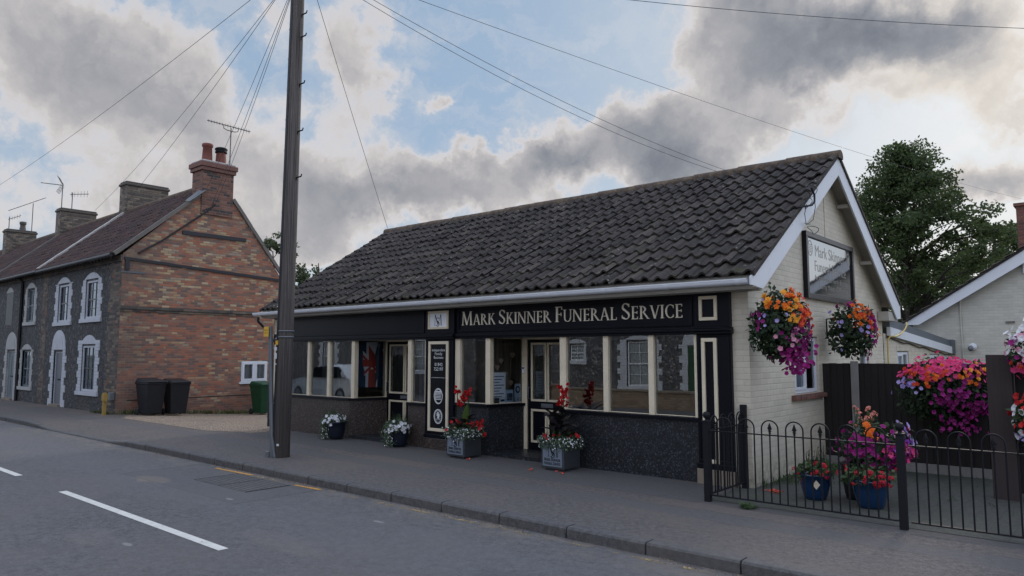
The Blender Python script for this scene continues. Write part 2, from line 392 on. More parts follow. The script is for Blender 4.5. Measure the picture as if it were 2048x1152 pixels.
# --- road surfaces
def tarmac(name, c, agg, patchy, pc, fine=220.0):
    k = mat(name); p0 = k.pos(); x, y, z = k.sep(p0)[:3]
    a = k.wn(k.vm('FLOOR', k.vm('SCALE', p0, s=70.0))) ; n = k.noise(p0, fine, 3, .7); big = k.noise(p0, .45, 6, .62); mid = k.noise(k.comb(k.m('MULTIPLY', x, .25), y, 0.0), 2.2, 5, .6)
    g1 = k.noise(p0, 14.0, 6, .88); g2 = k.noise(p0, 95.0, 2, .7)
    cc = k.vm('SCALE', tuple(c), s=k.m('ADD', -1.45, k.m('ADD', k.m('MULTIPLY', g1, 3.3), k.m('ADD', k.m('MULTIPLY', g2, 1.1), k.m('MULTIPLY', n, .5)))))
    cc = k.mix(k.m('MULTIPLY', k.sstep(k.voro(p0, 26.0), .30, .16), agg * .75), cc, tuple(q * 1.75 for q in c))
    cc = k.mix(k.m('MULTIPLY', k.sstep(k.voro(k.vm('ADD', p0, (3.3, 1.7, 0)), 19.0), .24, .12), agg * .9), cc, tuple(q * .5 for q in c))
    cc = k.mix(k.m('MULTIPLY', k.sstep(big, .40, .68), patchy), cc, tuple(pc))
    cc = k.mix(k.m('MULTIPLY', k.sstep(mid, .5, .75), patchy * .8), cc, tuple(q * 1.15 for q in c))
    st = k.sstep(k.noise(p0, 1.7, 5, .7), .68, .74)
    cc = k.mix(k.m('MULTIPLY', st, .5), cc, tuple(q * .6 for q in c))
    return k, cc, k.bump(k.m('ADD', n, k.m('MULTIPLY', k.voro(p0, 90.0), .6)), .55, .006)
k, cc, nm = tarmac('asphalt_road', (.096, .094, .097), .5, .55, (.126, .112, .106))
x, y, z = k.sep(k.pos())[:3]
wh = k.sstep(k.m('ABSOLUTE', k.m('SUBTRACT', y, 4.75)), .9, .25)      # polished wheel track
cc = k.mix(k.m('MULTIPLY', wh, .28), cc, (.118, .119, .128))
cr = k.voro(k.vm('ADD', k.pos(), k.vm('SCALE', k.noise(k.pos(), 2.0, 5, .6, 'Color'), s=.5)), .42, 'DISTANCE_TO_EDGE')
cc = k.mix(k.m('MULTIPLY', k.m('MULTIPLY', k.sstep(cr, .006, .001), k.sstep(k.noise(k.pos(), .35, 2, .5), .56, .62)), .4), cc, (.05, .05, .052))
grit = k.m('MULTIPLY', k.sstep(y, 5.3, 5.95), k.sstep(k.noise(k.pos(), 3.0, 5, .7), .42, .62))
cc = k.mix(k.m('MULTIPLY', grit, .45), cc, (.20, .165, .13))
def spot(X, Y, rx, ry):
    a = k.m('DIVIDE', k.m('SUBTRACT', x, X), rx); b = k.m('DIVIDE', k.m('SUBTRACT', y, Y), ry)
    return k.m('ADD', k.m('SQRT', k.m('ADD', k.m('MULTIPLY', a, a), k.m('MULTIPLY', b, b))), k.m('MULTIPLY', k.m('SUBTRACT', k.noise(k.pos(), 3.0, 5, .7), .5), 1.6))
for X, Y, rx, ry, st, cl in ((-11.2, 4.72, .55, .22, .6, (.22, .17, .14)), (-8.2, 2.9, .5, .3, .3, (.17, .15, .14)), (-12.6, 2.6, .7, .35, .35, (.06, .06, .064)), (-6.5, 4.0, .9, .25, .3, (.16, .14, .13)), (-3.9, 4.6, .6, .3, .35, (.062, .06, .064)), (-9.5, 1.9, .5, .4, .3, (.06, .058, .06))):
    cc = k.mix(k.m('MULTIPLY', k.sstep(spot(X, Y, rx, ry), 1.0, .55), st), cc, cl)
pr = k.m('MAXIMUM', k.m('DIVIDE', k.m('ABSOLUTE', k.m('SUBTRACT', x, -10.3)), 1.75), k.m('DIVIDE', k.m('ABSOLUTE', k.m('SUBTRACT', y, 5.25)), .62))
cc = k.mix(k.m('MULTIPLY', k.sstep(pr, 1.0, .985), .3), cc, (.072, .072, .076)); cc = k.mix(k.m('MULTIPLY', k.m('MULTIPLY', k.sstep(pr, 1.02, 1.0), k.sstep(pr, .975, .99)), .5), cc, (.045, .044, .046))
for i_ in range(9):
    X = rnd.uniform(-14, -2); Y = rnd.uniform(1.6, 5.4)
    cc = k.mix(k.m('MULTIPLY', k.sstep(spot(X, Y, .10, .035), 1.0, .6), .7), cc, (.26, .25, .24))
M['road'] = fin(k, cc, .78, nm, spec=.35)
k, cc, nm = tarmac('footway_asphalt', (.098, .089, .087), .6, .65, (.135, .113, .098))
x, y, z = k.sep(k.pos())[:3]
yy = k.m('ADD', y, k.m('MULTIPLY', k.m('SUBTRACT', k.noise(k.pos(), .5, 4, .6), .5), .22))
strip = k.m('MULTIPLY', k.sstep(yy, 7.22, 7.24), k.sstep(yy, 7.62, 7.60))
cc = k.mix(k.m('MULTIPLY', strip, .55), cc, (.092, .090, .094))
cc = k.mix(k.m('MULTIPLY', k.m('MULTIPLY', k.sstep(yy, 7.92, 8.05), k.sstep(x, -15.0, -14.4)), .65), cc, (.078, .077, .082))
jl = k.m('MINIMUM', k.m('MINIMUM', k.m('ABSOLUTE', k.m('SUBTRACT', yy, 7.22)), k.m('ABSOLUTE', k.m('SUBTRACT', yy, 7.62))), k.m('ABSOLUTE', k.m('SUBTRACT', yy, 8.0)))
cc = k.mix(k.m('MULTIPLY', k.m('MULTIPLY', k.sstep(jl, .018, .006), k.sstep(k.noise(k.pos(), .8, 3, .6), .46, .56)), .5), cc, (.05, .046, .045))
cr = k.voro(k.vm('ADD', k.pos(), k.vm('SCALE', k.noise(k.pos(), 2.5, 5, .6, 'Color'), s=.5)), .55, 'DISTANCE_TO_EDGE')
cc = k.mix(k.m('MULTIPLY', k.m('MULTIPLY', k.sstep(cr, .006, .001), k.sstep(k.noise(k.pos(), .4, 2, .5), .54, .6)), .4), cc, (.05, .046, .045))
M['pave'] = fin(k, cc, .85, nm, spec=.3)
k, cc, nm = tarmac('paving_slabs', (.060, .061, .055), .25, .6, (.045, .05, .035))
x, y, z = k.sep(k.pos())[:3]
gx = k.m('MULTIPLY', k.m('ABSOLUTE', k.m('SUBTRACT', k.m('FRACT', k.m('DIVIDE', x, .2)), .5)), 2.0); gy = k.m('MULTIPLY', k.m('ABSOLUTE', k.m('SUBTRACT', k.m('FRACT', k.m('DIVIDE', y, .1)), .5)), 2.0)
j = k.m('MAXIMUM', k.sstep(gx, .93, .98), k.sstep(gy, .88, .96))
cc = k.mix(k.m('MULTIPLY', j, .45), cc, (.028, .03, .022)); cc = k.mix(k.m('MULTIPLY', k.sstep(k.noise(k.pos(), 2.4, 6, .7), .55, .68), .6), cc, (.05, .06, .025))
M['slabs'] = fin(k, cc, .88, nm)
k = mat('pea_gravel'); p0 = k.pos(); vc = k.node('ShaderNodeTexVoronoi'); k.put(vc.inputs['Vector'], p0); vc.inputs['Scale'].default_value = 38
hv = k.sep(vc.outputs['Color']); gd = k.voro(p0, 38.0)
cc = k.ramp(hv[0], [(0, (.27, .20, .14)), (.4, (.40, .30, .21)), (.7, (.33, .25, .18)), (1, (.5, .41, .31))])
cc = k.mix(k.sstep(k.noise(p0, .7, 5, .65), .45, .68), cc, (.26, .215, .175)); cc = k.mix(k.sstep(gd, .3, .6), cc, (.11, .085, .065))
M['gravel'] = fin(k, cc, .9, k.bump(gd, -.9, .02))
k = mat('bare_earth'); p0 = k.pos(); M['earth'] = fin(k, k.mix(k.noise(p0, .6, 6, .6), (.06, .07, .03), (.12, .10, .06)), .95)
k, cc, nm = tarmac('concrete_kerb', (.080, .077, .078), .2, .5, (.115, .10, .09)); M['kerb'] = fin(k, cc, .85, nm)
def roadpaint(name, c, lo, hi, worn):
    k = mat(name); p0 = k.pos(); n = k.noise(p0, 45, 5, .7); b = k.noise(p0, 4, 4, .6)
    keep = k.sstep(k.m('ADD', k.m('MULTIPLY', n, .5), k.m('MULTIPLY', b, .6)), lo, hi)
    tr = k.node('ShaderNodeBsdfTransparent'); mx = k.node('ShaderNodeMixShader')
    fin(k, k.vm('SCALE', tuple(c), s=k.m('ADD', .75, k.m('MULTIPLY', k.noise(p0, 12, 4, .6), .5))), .7)
    k.put(mx.inputs[0], keep); k.l.new(tr.outputs[0], mx.inputs[1]); k.l.new(k.b.outputs[0], mx.inputs[2]); k.l.new(mx.outputs[0], k.o.inputs[0])
    return k.mat
M['white_line'] = roadpaint('white_road_paint', (.60, .58, .53), .37, .45, 0)
M['yellow_line'] = roadpaint('yellow_road_paint', (.48, .23, .04), .40, .52, 0)
M['yellow_worn'] = roadpaint('worn_yellow_road_paint', (.34, .24, .10), .55, .66, 0)
# --- paints, metals, wood
def gloss(name, c, rough=.3, coat=.35, var=.12, spec=.3): return simple(name, c, rough, var, 3.0, .06, 30.0, spec=spec, coat=coat)
M['black_paint'] = gloss('black_shopfront_paint', (.0035, .0042, .008), .34, .03, .15, .22)
M['navy_panel'] = gloss('black_panel_paint', (.004, .0045, .007), .3, .05)
M['cream_paint'] = simple('cream_joinery_paint', (.66, .575, .43), .45, .22, 4.0, .08, 30.0, spec=.4)
M['white_upvc'] = gloss('white_upvc', (.66, .68, .72), .32, .1, .06)
k = mat('weathered_white_board'); p0 = k.pos(); x, y, z = k.sep(p0)[:3]
st = k.sstep(k.noise(k.comb(k.m('MULTIPLY', k.m('ADD', x, y), 14.0), 0.0, k.m('MULTIPLY', z, 1.2)), 1.0, 5, .7), .55, .75)
cc = k.mix(k.m('MULTIPLY', st, .45), (.66, .68, .71), (.33, .31, .28)); cc = k.mix(k.sstep(k.voro(p0, 6.0), .05, .03), cc, (.08, .07, .06))
M['barge'] = fin(k, cc, .55, k.bump(k.noise(p0, 20, 3, .6), .15, .01))
M['white_masonry'] = simple('white_masonry_paint', (.47, .49, .53), .7, .22, 3.0, .35, 25.0)
M['cream_masonry'] = simple('off_white_masonry_paint', (.36, .36, .35), .8, .25, 4.0, .4, 25.0)
M['grey_door'] = gloss('slate_grey_door_paint', (.115, .125, .145), .45, .05)
M['dark_frame'] = gloss('charcoal_window_paint', (.028, .034, .042), .4, .1)
M['teal_frame'] = gloss('faded_blue_grey_paint', (.10, .13, .15), .5, .05)
M['iron'] = simple('black_railing_iron', (.007, .0075, .010), .62, .2, 8.0, .25, 60.0, spec=.25)
M['dark_grit'] = simple('dark_gritty_joint', (.048, .046, .048), .9, .3, 8.0)
M['black_pipe'] = simple('black_pipe_paint', (.012, .012, .015), .5, .2, 8.0, .1)
M['lead'] = simple('grey_lead', (.10, .115, .13), .55, .25, 3.0, .2, 20.0)
M['mortar'] = simple('weathered_mortar', (.155, .14, .125), .95, .35, 4.0, .6, 30.0)
M['pale_mortar'] = simple('pale_lime_mortar', (.42, .40, .38), .9, .25, 4.0, .5, 30.0)
M['stone'] = simple('buff_plinth_stone', (.20, .165, .125), .85, .3, 3.0, .3, 30.0)
M['terracotta'] = simple('terracotta', (.17, .055, .04), .75, .22, 6.0, .2, 30.0)
M['cap_red'] = simple('red_chimney_cap', (.17, .085, .068), .85, .25, 5.0, .4, 25.0)
M['stonecap'] = simple('sooty_chimney_cap', (.10, .088, .076), .95, .4, 5.0, .7, 25.0)
M['concrete'] = simple('concrete_post', (.21, .20, .19), .9, .3, 4.0, .4, 40.0)
M['galv'] = simple('grey_galvanised_steel', (.14, .15, .165), .5, .2, 4.0, .1, 30.0, metal=.35)
M['alu'] = simple('weathered_aluminium', (.11, .11, .115), .45, .2, 6.0, 0, metal=.6)
M['cable'] = simple('black_cable', (.012, .012, .014), .6, .1)
M['wire'] = simple('overhead_wire_sheath', (.03, .03, .034), .7, .1)
M['yellow_plastic'] = simple('yellow_marker_plastic', (.30, .19, .035), .6, .3, 6.0, .1)
M['sign_yellow'] = simple('yellow_sign_plate', (.62, .36, .02), .45, .1, 4.0)
M['grey_bin'] = simple('charcoal_bin_plastic', (.015, .016, .020), .5, .2, 5.0, .12, 50.0, spec=.3)
M['green_bin'] = simple('green_bin_plastic', (.012, .055, .025), .5, .2, 5.0, .12, 50.0, spec=.3)
M['rubber'] = simple('black_rubber', (.012, .012, .013), .8, .1)
M['navy_glaze'] = gloss('navy_glazed_pot', (.010, .014, .026), .35, .3)
M['blue_glaze'] = gloss('blue_glazed_pot', (.006, .030, .085), .16, .6, .3)
M['white_print'] = simple('white_print', (.62, .62, .62), .6, .05)
M['gold'] = simple('champagne_letter', (.74, .67, .53), .4, .06, 5.0)
M['faded_gold'] = simple('faded_gold_letter', (.19, .178, .15), .3, .06, 5.0)
M['paper'] = simple('white_paper', (.78, .80, .84), .7, .06)
M['paper_blue'] = simple('pale_blue_poster', (.45, .56, .70), .6, .1)
M['red_leather'] = simple('flag_red', (.42, .04, .03), .7, .1)
M['flag_blue'] = simple('flag_blue', (.013, .045, .10), .7, .1)
M['flag_white'] = simple('flag_white', (.66, .66, .70), .7, .06)
M['curtain'] = simple('pale_grey_curtain', (.50, .53, .57), .85, .1, 3.0)
M['room'] = simple('dim_room_plaster', (.42, .37, .30), .9, .15, 1.5)
M['room_floor'] = simple('brown_carpet', (.11, .085, .07), .95, .2, 3.0)
M['heart'] = simple('kraft_paper_heart', (.58, .43, .31), .8, .1)
M['soffit'] = simple('dusty_soffit_paint', (.40, .375, .33), .8, .2, 3.0, .2, 20.0)
k = mat('brown_fence_stain'); p0 = k.pos(); x, y, z = k.sep(p0)[:3]
g = k.noise(k.comb(k.m('MULTIPLY', x, 30.0), k.m('MULTIPLY', y, 30.0), k.m('MULTIPLY', z, 1.5)), 1.0, 5, .65)
M['fence'] = fin(k, k.mix(g, (.0045, .0035, .004), (.018, .012, .011)), .75, k.bump(g, .5, .006))
k = mat('dark_timber_post'); p0 = k.pos(); x, y, z = k.sep(p0)[:3]
g = k.noise(k.comb(k.m('MULTIPLY', x, 30.0), k.m('MULTIPLY', y, 30.0), k.m('MULTIPLY', z, 1.2)), 1.0, 6, .7)
M['sleeper'] = fin(k, k.mix(g, (.022, .015, .016), (.055, .04, .038)), .85, k.bump(g, .6, .008))
k = mat('creosoted_pole_timber'); p0 = k.pos(); x, y, z = k.sep(p0)[:3]
ang = k.m('ARCTAN2', k.m('SUBTRACT', x, -11.0), k.m('SUBTRACT', y, 6.8))
g = k.noise(k.comb(k.m('MULTIPLY', k.m('COSINE', ang), 9.0), k.m('MULTIPLY', k.m('SINE', ang), 9.0), k.m('MULTIPLY', z, .9)), 1.0, 7, .72)
g2 = k.noise(k.comb(k.m('MULTIPLY', k.m('COSINE', ang), 26.0), k.m('MULTIPLY', k.m('SINE', ang), 26.0), k.m('MULTIPLY', z, .45)), 1.0, 5, .7)
cc = k.mix(k.sstep(g, .3, .7), (.030, .025, .024), (.19, .165, .15)); cc = k.mix(k.sstep(g2, .54, .60), cc, (.012, .011, .011))
cc = k.mix(k.sstep(z, 3.4, .4, 0.0, .75), cc, (.022, .017, .016))
M['pole'] = fin(k, cc, .85, k.bump(k.m('SUBTRACT', g, k.sstep(g2, .58, .68)), .9, .012))
def granite(name, a, b, c):
    k = mat(name); p0 = k.pos(); vc = k.node('ShaderNodeTexVoronoi'); k.put(vc.inputs['Vector'], p0); vc.inputs['Scale'].default_value = 62
    hv = k.sep(vc.outputs['Color'])
    cc = k.ramp(hv[0], [(0, a), (.45, b), (.72, a), (.85, c), (.95, b)], 'CONSTANT')
    cc = k.mix(.35, cc, k.vm('SCALE', cc, s=k.m('MULTIPLY', k.noise(p0, 90, 3, .6), 2.0)))
    return fin(k, cc, .38, None, 0, .4)
M['granite_dark'] = granite('blue_black_granite', (.012, .0135, .016), (.026, .029, .034), (.060, .066, .076))
M['granite_brown'] = granite('brown_granite', (.034, .026, .023), (.060, .046, .040), (.12, .095, .085))
k = mat('lead_grey_planter'); p0 = k.pos(); n = k.noise(p0, 3.5, 6, .7)
M['planter'] = fin(k, k.mix(n, (.022, .026, .031), (.060, .066, .074)), .5, k.bump(n, .3, .01), .15)
M['planter_face'] = simple('pale_blue_grey_panel', (.15, .18, .225), .55, .12, 4.0)
# --- glass: real pane, mirror reflection by angle over a clear body
def glass(name, ior=1.9, tint=(.85, .9, .92), rough=0.0):
    k = mat(name); k.n.remove(k.b)
    fr = k.node('ShaderNodeFresnel'); fr.inputs[0].default_value = ior
    gl = k.node('ShaderNodeBsdfGlossy'); gl.inputs['Roughness'].default_value = rough; gl.inputs['Color'].default_value = (.9, .95, 1, 1)
    tr = k.node('ShaderNodeBsdfTransparent'); tr.inputs[0].default_value = (*tint, 1)
    nb = k.bump(k.noise(k.pos(), 1.4, 2, .5), .012, .05); k.put(gl.inputs['Normal'], nb)
    mx = k.node('ShaderNodeMixShader'); k.l.new(fr.outputs[0], mx.inputs[0]); k.l.new(tr.outputs[0], mx.inputs[1]); k.l.new(gl.outputs[0], mx.inputs[2])
    k.l.new(mx.outputs[0], k.o.inputs[0]); return k.mat
M['glass'] = glass('shop_window_glass', 3.0)
M['lobby_glass'] = glass('lobby_window_glass', 1.55)
M['house_glass'] = glass('house_window_glass', 1.7)
k = mat('gloss_black_signboard'); M['signboard'] = fin(k, (.010, .012, .015), .03, k.bump(k.noise(k.pos(), 2.0, 2, .5), .02, .03), 0, .95, .6); k.b.inputs['IOR'].default_value = 2.1
# --- planting
def leafmat(name, a, b, trans=.25, rough=.55):
    k = mat(name); r = k.island(); c = k.mix(r, a, b)
    fin(k, c, rough, None, 0, .35)
    tl = k.node('ShaderNodeBsdfTranslucent'); k.put(tl.inputs[0], k.vm('SCALE', c, s=1.4)); mx = k.node('ShaderNodeMixShader'); mx.inputs[0].default_value = trans
    k.l.new(k.b.outputs[0], mx.inputs[1]); k.l.new(tl.outputs[0], mx.inputs[2]); k.l.new(mx.outputs[0], k.o.inputs[0]); return k.mat
M['leaf_tree'] = leafmat('sycamore_leaf', (.032, .052, .020), (.085, .115, .040), .42)
M['leaf_far'] = leafmat('hedgerow_leaf', (.035, .055, .025), (.085, .105, .045), .3)
M['leaf_dark'] = leafmat('deep_green_leaf', (.010, .024, .011), (.035, .062, .022), .2)
M['leaf_mid'] = leafmat('fresh_green_leaf', (.030, .060, .020), (.075, .125, .045), .25)
M['leaf_grey'] = leafmat('grey_green_leaf', (.05, .085, .05), (.12, .17, .10), .25)
M['leaf_canna'] = leafmat('bronze_canna_leaf', (.010, .010, .013), (.026, .022, .024), .12, .4)
M['leaf_cannagreen'] = leafmat('green_canna_leaf', (.07, .12, .03), (.10, .15, .04), .3, .4)
M['grass'] = leafmat('rough_grass_blade', (.035, .06, .015), (.10, .11, .04), .2)
M['bark'] = simple('grey_brown_bark', (.045, .038, .032), .9, .3, 3.0, .8, 14.0)
PET = {'magenta': ((.16, .004, .095), (.33, .013, .19)), 'pink': ((.62, .03, .16), (.74, .09, .26)), 'palepink': ((.62, .25, .36), (.72, .40, .50)), 'orange': ((.66, .11, .012), (.80, .23, .02)),
       'coral': ((.58, .04, .018), (.74, .12, .05)), 'amber': ((.80, .34, .02), (.86, .45, .07)), 'lilac': ((.32, .24, .58), (.50, .42, .74)), 'white': ((.62, .63, .66), (.80, .80, .82)),
       'red': ((.34, .006, .010), (.56, .018, .018)), 'geranium': ((.46, .012, .035), (.66, .035, .07)), 'purple': ((.20, .03, .36), (.34, .08, .50)), 'peach': ((.66, .20, .16), (.76, .36, .28))}
for c, (a, b) in PET.items(): M['p_' + c] = leafmat(c + '_petal', a, b, .22, .6)
# ------------------------------------------------------------------ lettering
TH, TN, SF = .13, .055, .036
def _rect(x0, x1, y0, y1): return [(x0, y0), (x1, y0), (x1, y1), (x0, y1)]
def _stem(x, w=TH, o=.075, top=True, bot=True):
    r = [_rect(x, x + w, 0, 1)]
    if bot: r.append(_rect(x - o, x + w + o, 0, SF))
    if top: r.append(_rect(x - o, x + w + o, 1 - SF, 1))
    return r
def _diag(x0, y0, x1, y1, w): 
    p = [(x0 - w/2, y0), (x0 + w/2, y0), (x1 + w/2, y1), (x1 - w/2, y1)]
    return [p if y1 > y0 else p[::-1]]
def _arc(cx, cy, rx, ry, a0, a1, wt=TH, tn=TN, n=14, bias=0.0):
    out = []
    P = []
    for i in range(n + 1):
        a = math.radians(a0 + (a1 - a0) * i / n)
        w = tn + (wt - tn) * abs(math.cos(a - bias)) ** 1.3
        c, s = math.cos(a), math.sin(a)
        P.append(((cx + rx * c, cy + ry * s), (cx + (rx - w) * c, cy + (ry - w * .8) * s)))
    for (o1, i1), (o2, i2) in zip(P, P[1:]):
        q = [i1, o1, o2, i2]
        ar = sum(q[j][0] * q[(j+1) % 4][1] - q[(j+1) % 4][0] * q[j][1] for j in range(4))
        out.append(q if ar > 0 else q[::-1])
    return out
def glyph(ch):
    if ch == 'M': return _diag(.10,0,.16,1,TN) + _diag(.17,1,.50,.02,TH) + _diag(.50,.02,.84,1,TN) + _diag(.92,0,.86,1,TH) + [_rect(.0,.20,0,SF), _rect(.80,1.05,0,SF), _rect(.04,.2,1-SF,1), _rect(.8,.98,1-SF,1)], 1.07
    if ch == 'A': return _diag(.10,0,.40,1,TN) + _diag(.41,1,.74,0,TH) + [_rect(.2,.62,.31,.36), _rect(.0,.21,0,SF), _rect(.62,.87,0,SF)], .87
    if ch == 'R': return _stem(.09) + _arc(.2,.74,.36,.26,90,-90) + [_rect(.2,.24,.95,1), _rect(.2,.28,.48,.52)] + _diag(.36,.5,.74,0,TH) + [_rect(.66,.86,0,SF)], .84
    if ch == 'K': return _stem(.09) + _diag(.22,.42,.62,1,TN) + _diag(.36,.6,.76,0,TH) + [_rect(.52,.74,1-SF,1), _rect(.66,.88,0,SF)], .86
    if ch == 'S': return _arc(.31,.745,.26,.255,35,235,.11,TN,14,.6) + _arc(.29,.265,.28,.265,55,-145,.12,TN,14,.6) + [[(.10,.63),(.19,.69),(.53,.40),(.44,.34)], _rect(.49,.53,.76,.95), _rect(.04,.08,.06,.26)], .62
    if ch == 'I': return _stem(.09), .31
    if ch == 'N': return _stem(.11, TN, .1, False) + _diag(.14,1,.80,.0,TH) + _stem(.78, TN, .1, True, False) + [_rect(.0,.18,1-SF,1)], .98
    if ch == 'E': return _stem(.09) + [_rect(.2,.55,0,.05), _rect(.2,.5,.49,.54), _rect(.2,.54,.95,1), _rect(.52,.56,0,.18), _rect(.48,.51,.41,.62), _rect(.51,.55,.82,1)], .64
    if ch == 'F': return _stem(.09) + [_rect(.2,.48,.47,.52), _rect(.2,.54,.95,1), _rect(.46,.49,.38,.6), _rect(.51,.55,.80,1)], .60
    if ch == 'U': return [_rect(.09,.21,.3,1), _rect(.0,.30,1-SF,1), _rect(.70,.755,.3,1), _rect(.62,.84,1-SF,1)] + _arc(.422,.3,.333,.31,180,360,.10,TN), .86
    if ch == 'L': return _stem(.09) + [_rect(.2,.55,0,.05), _rect(.53,.57,0,.20)], .60
    if ch == 'V': return _diag(.12,1,.41,.0,TH) + _diag(.41,.0,.72,1,TN) + [_rect(.0,.24,1-SF,1), _rect(.62,.82,1-SF,1)], .80
    if ch == 'C': return _arc(.44,.5,.40,.51,52,308) + [_rect(.66,.70,.72,.95), _rect(.66,.70,.06,.26)], .76
def serif_line(text, u0, u1, v0, cap, small, mb, fn, d0, th, m=0):
    """small-caps line fitted between u0 and u1; every stroke a thin raised prism, each a hair apart in depth"""
    x = 0; items = []
    words = text.split(' ')
    for wi, w in enumerate(words):
        for i, ch in enumerate(w):
            s = cap if i == 0 else small
            g, wd = glyph(ch); items.append((g, x, s, wi)); x += (wd + .05) * s
        x += .34 * small
    x -= .34 * small
    k = (u1 - u0) / x; q = 0
    for g, gx, s, wi in items:
        for poly in g:
            (mb[wi] if isinstance(mb, list) else mb).prism([(u0 + (gx + a * s) * k, v0 + b * s) for a, b in poly], fn, d0, d0 + th + (q % 9) * .0004, m); q += 1
def text_polys(body):
    cu = bpy.data.curves.new('lettering', 'FONT'); cu.body = body; cu.size = 1.0
    o = bpy.data.objects.new('lettering', cu); col.objects.link(o)
    dg = bpy.context.evaluated_depsgraph_get(); dg.update()
    ev = o.evaluated_get(dg); me = ev.to_mesh()
    vs = [(v.co.x, v.co.y) for v in me.vertices]; fs = [tuple(p.vertices) for p in me.polygons]
    ev.to_mesh_clear(); bpy.data.objects.remove(o); bpy.data.curves.remove(cu)
    return vs, fs
def sans(body, uc, v0, h, mb, fn, d, m=0, width=None, left=False):
    vs, fs = text_polys(body)
    if not vs: return
    x0 = min(v[0] for v in vs); x1 = max(v[0] for v in vs)
    sx = width / (x1 - x0) if width else h
    ox = uc - (0 if left else (x1 - x0) * sx / 2)
    pts = [fn(ox + (x - x0) * sx, v0 + y * h, d) for x, y in vs]
    mb.add(pts, fs, m)
def ring(uc, vc, ru, rv, w, mb, fn, d0, d1, m=0, n=28):
    for i in range(n):
        a, b = 2 * PI * i / n, 2 * PI * (i + 1) / n
        mb.prism([(uc + (ru - w) * math.cos(a), vc + (rv - w) * math.sin(a)), (uc + ru * math.cos(a), vc + rv * math.sin(a)),
                  (uc + ru * math.cos(b), vc + rv * math.sin(b)), (uc + (ru - w) * math.cos(b), vc + (rv - w) * math.sin(b))], fn, d0, d1, m)
def disc(uc, vc, ru, rv, mb, fn, d0, d1, m=0, n=28):
    mb.prism([(uc + ru * math.cos(2 * PI * i / n), vc + rv * math.sin(2 * PI * i / n)) for i in range(n)], fn, d0, d1, m)
def monogram(uc, v0, h, mb, fn, d0, m=0):
    M_ = _diag(-.42,0,-.37,1,.035) + _diag(-.37,1,.0,.06,.085) + _diag(.0,.06,.37,1,.035) + _diag(.44,0,.38,1,.085) + [_rect(-.50,-.33,0,.03), _rect(.34,.54,0,.03), _rect(-.47,-.33,.97,1), _rect(.33,.46,.97,1)]
    S_ = _arc(.0,.52,.19,.22,30,240,.075,.03,12,.6) + _arc(-.01,.14,.21,.24,60,-150,.08,.03,12,.6) + [[(-.15,.42),(-.09,.47),(.16,.25),(.09,.20)]]
    for k, poly in enumerate(M_ + S_):
        mb.prism([(uc + a * h, v0 + b * h) for a, b in poly], fn, d0, d0 + .002 + k * .00015, m)

# ------------------------------------------------------------------ the setting: ground, road, footway, drive
ZR = -.11
def S(name, mb, m): return tag(mb.build(name, m), kind='structure')
mb = MB(); mb.quad((-900,-700,-.34),(700,-700,-.34),(700,1500,-.34),(-900,1500,-.34)); S('ground', mb, M['earth'])
mb = MB()
for i in range(-30, 12): mb.quad((i*4,.9,ZR),(i*4+4,.9,ZR),(i*4+4,6.0,ZR),(i*4,6.0,ZR))
S('road', mb, M['road'])
def kdrop(x):       # kerb top height: lowered across the drive
    f = min(1, max(0, (x + 16.6) / 1.6)) if x > -18.5 else min(1, max(0, (-20.2 - x) / 1.2))
    f = f * f * (3 - 2 * f); return -.085 + .085 * f
def gz(x, y):       # the drive falls a little towards the cottage
    s = min(1, max(0, (y - 8.6) / 3.6)); r = min(1, max(0, (-15.6 - x) / 1.5)); return -.22 * s * r
mb = MB()
xs = [-75 + i * .5 for i in range(int(91 / .5))]
ys = [6.13, 6.35, 6.7, 7.2, 7.8, 8.4, 9.3]
for i in range(len(xs) - 1):
    for j in range(len(ys) - 1):
        def zp(x, y): return kdrop(x) * max(0, 1 - (y - 6.13) / .9)
        a, b, c, e = xs[i], xs[i+1], ys[j], ys[j+1]
        if j == len(ys) - 2 and -22.4 < a < -15.2: continue
        mb.quad((a, c, zp(a, c)), (b, c, zp(b, c)), (b, e, zp(b, e)), (a, e, zp(a, e)))
S('pavement', mb, M['pave'])
mb = MB()
for i in range(18):
    for j in range(20):
        a, b = -22.6 + i * .43, -22.6 + (i + 1) * .43; c, e = 8.35 + j * .7, 8.35 + (j + 1) * .7
        mb.quad((a, c, gz(a, c) + .004), (b, c, gz(b, c) + .004), (b, e, gz(b, e) + .004), (a, e, gz(a, e) + .004))
mb.quad((-20.9,7.95,.004),(-16.0,7.95,.004),(-15.2,8.36,.004),(-21.6,8.36,.004))
S('gravel_drive', mb, M['gravel'])
mb = MB(); mb.quad((-4.0,8.2,.004),(6,8.2,.004),(6,16,.004),(-4.0,16,.004)); S('garden_paving', mb, M['slabs'])
mb = MB(); x = -74.0; q = 0
while x < 14:
    a, b = x + .009, x + .906; z0, z1 = kdrop(a) + .004, kdrop(b) + .004; j = rnd.uniform(-.004, .004)
    f = 5.985 + j
    vs = [(a,f,-.2),(b,f,-.2),(b,6.14,-.2),(a,6.14,-.2),(a,f,z0-.022),(b,f,z1-.022),(b,f+.016,z1-.004),(a,f+.016,z0-.004),(b,f+.03,z1),(a,f+.03,z0),(b,6.14,z1),(a,6.14,z0)]
    mb.add(vs, [(0,1,5,4),(4,5,6,7),(7,6,8,9),(9,8,10,11),(2,3,11,10),(1,2,10,8,6,5),(3,0,4,7,9,11)])
    x += .915
S('kerb', mb, M['kerb'])
mb = MB(); mb.box(-75, 16, .75, .9, -.3, 0); S('far_kerb', mb, M['kerb'])
mb = MB(); mb.box(-75, 16, -1.6, .745, -.3, -.004); S('far_pavement', mb, M['pave'])
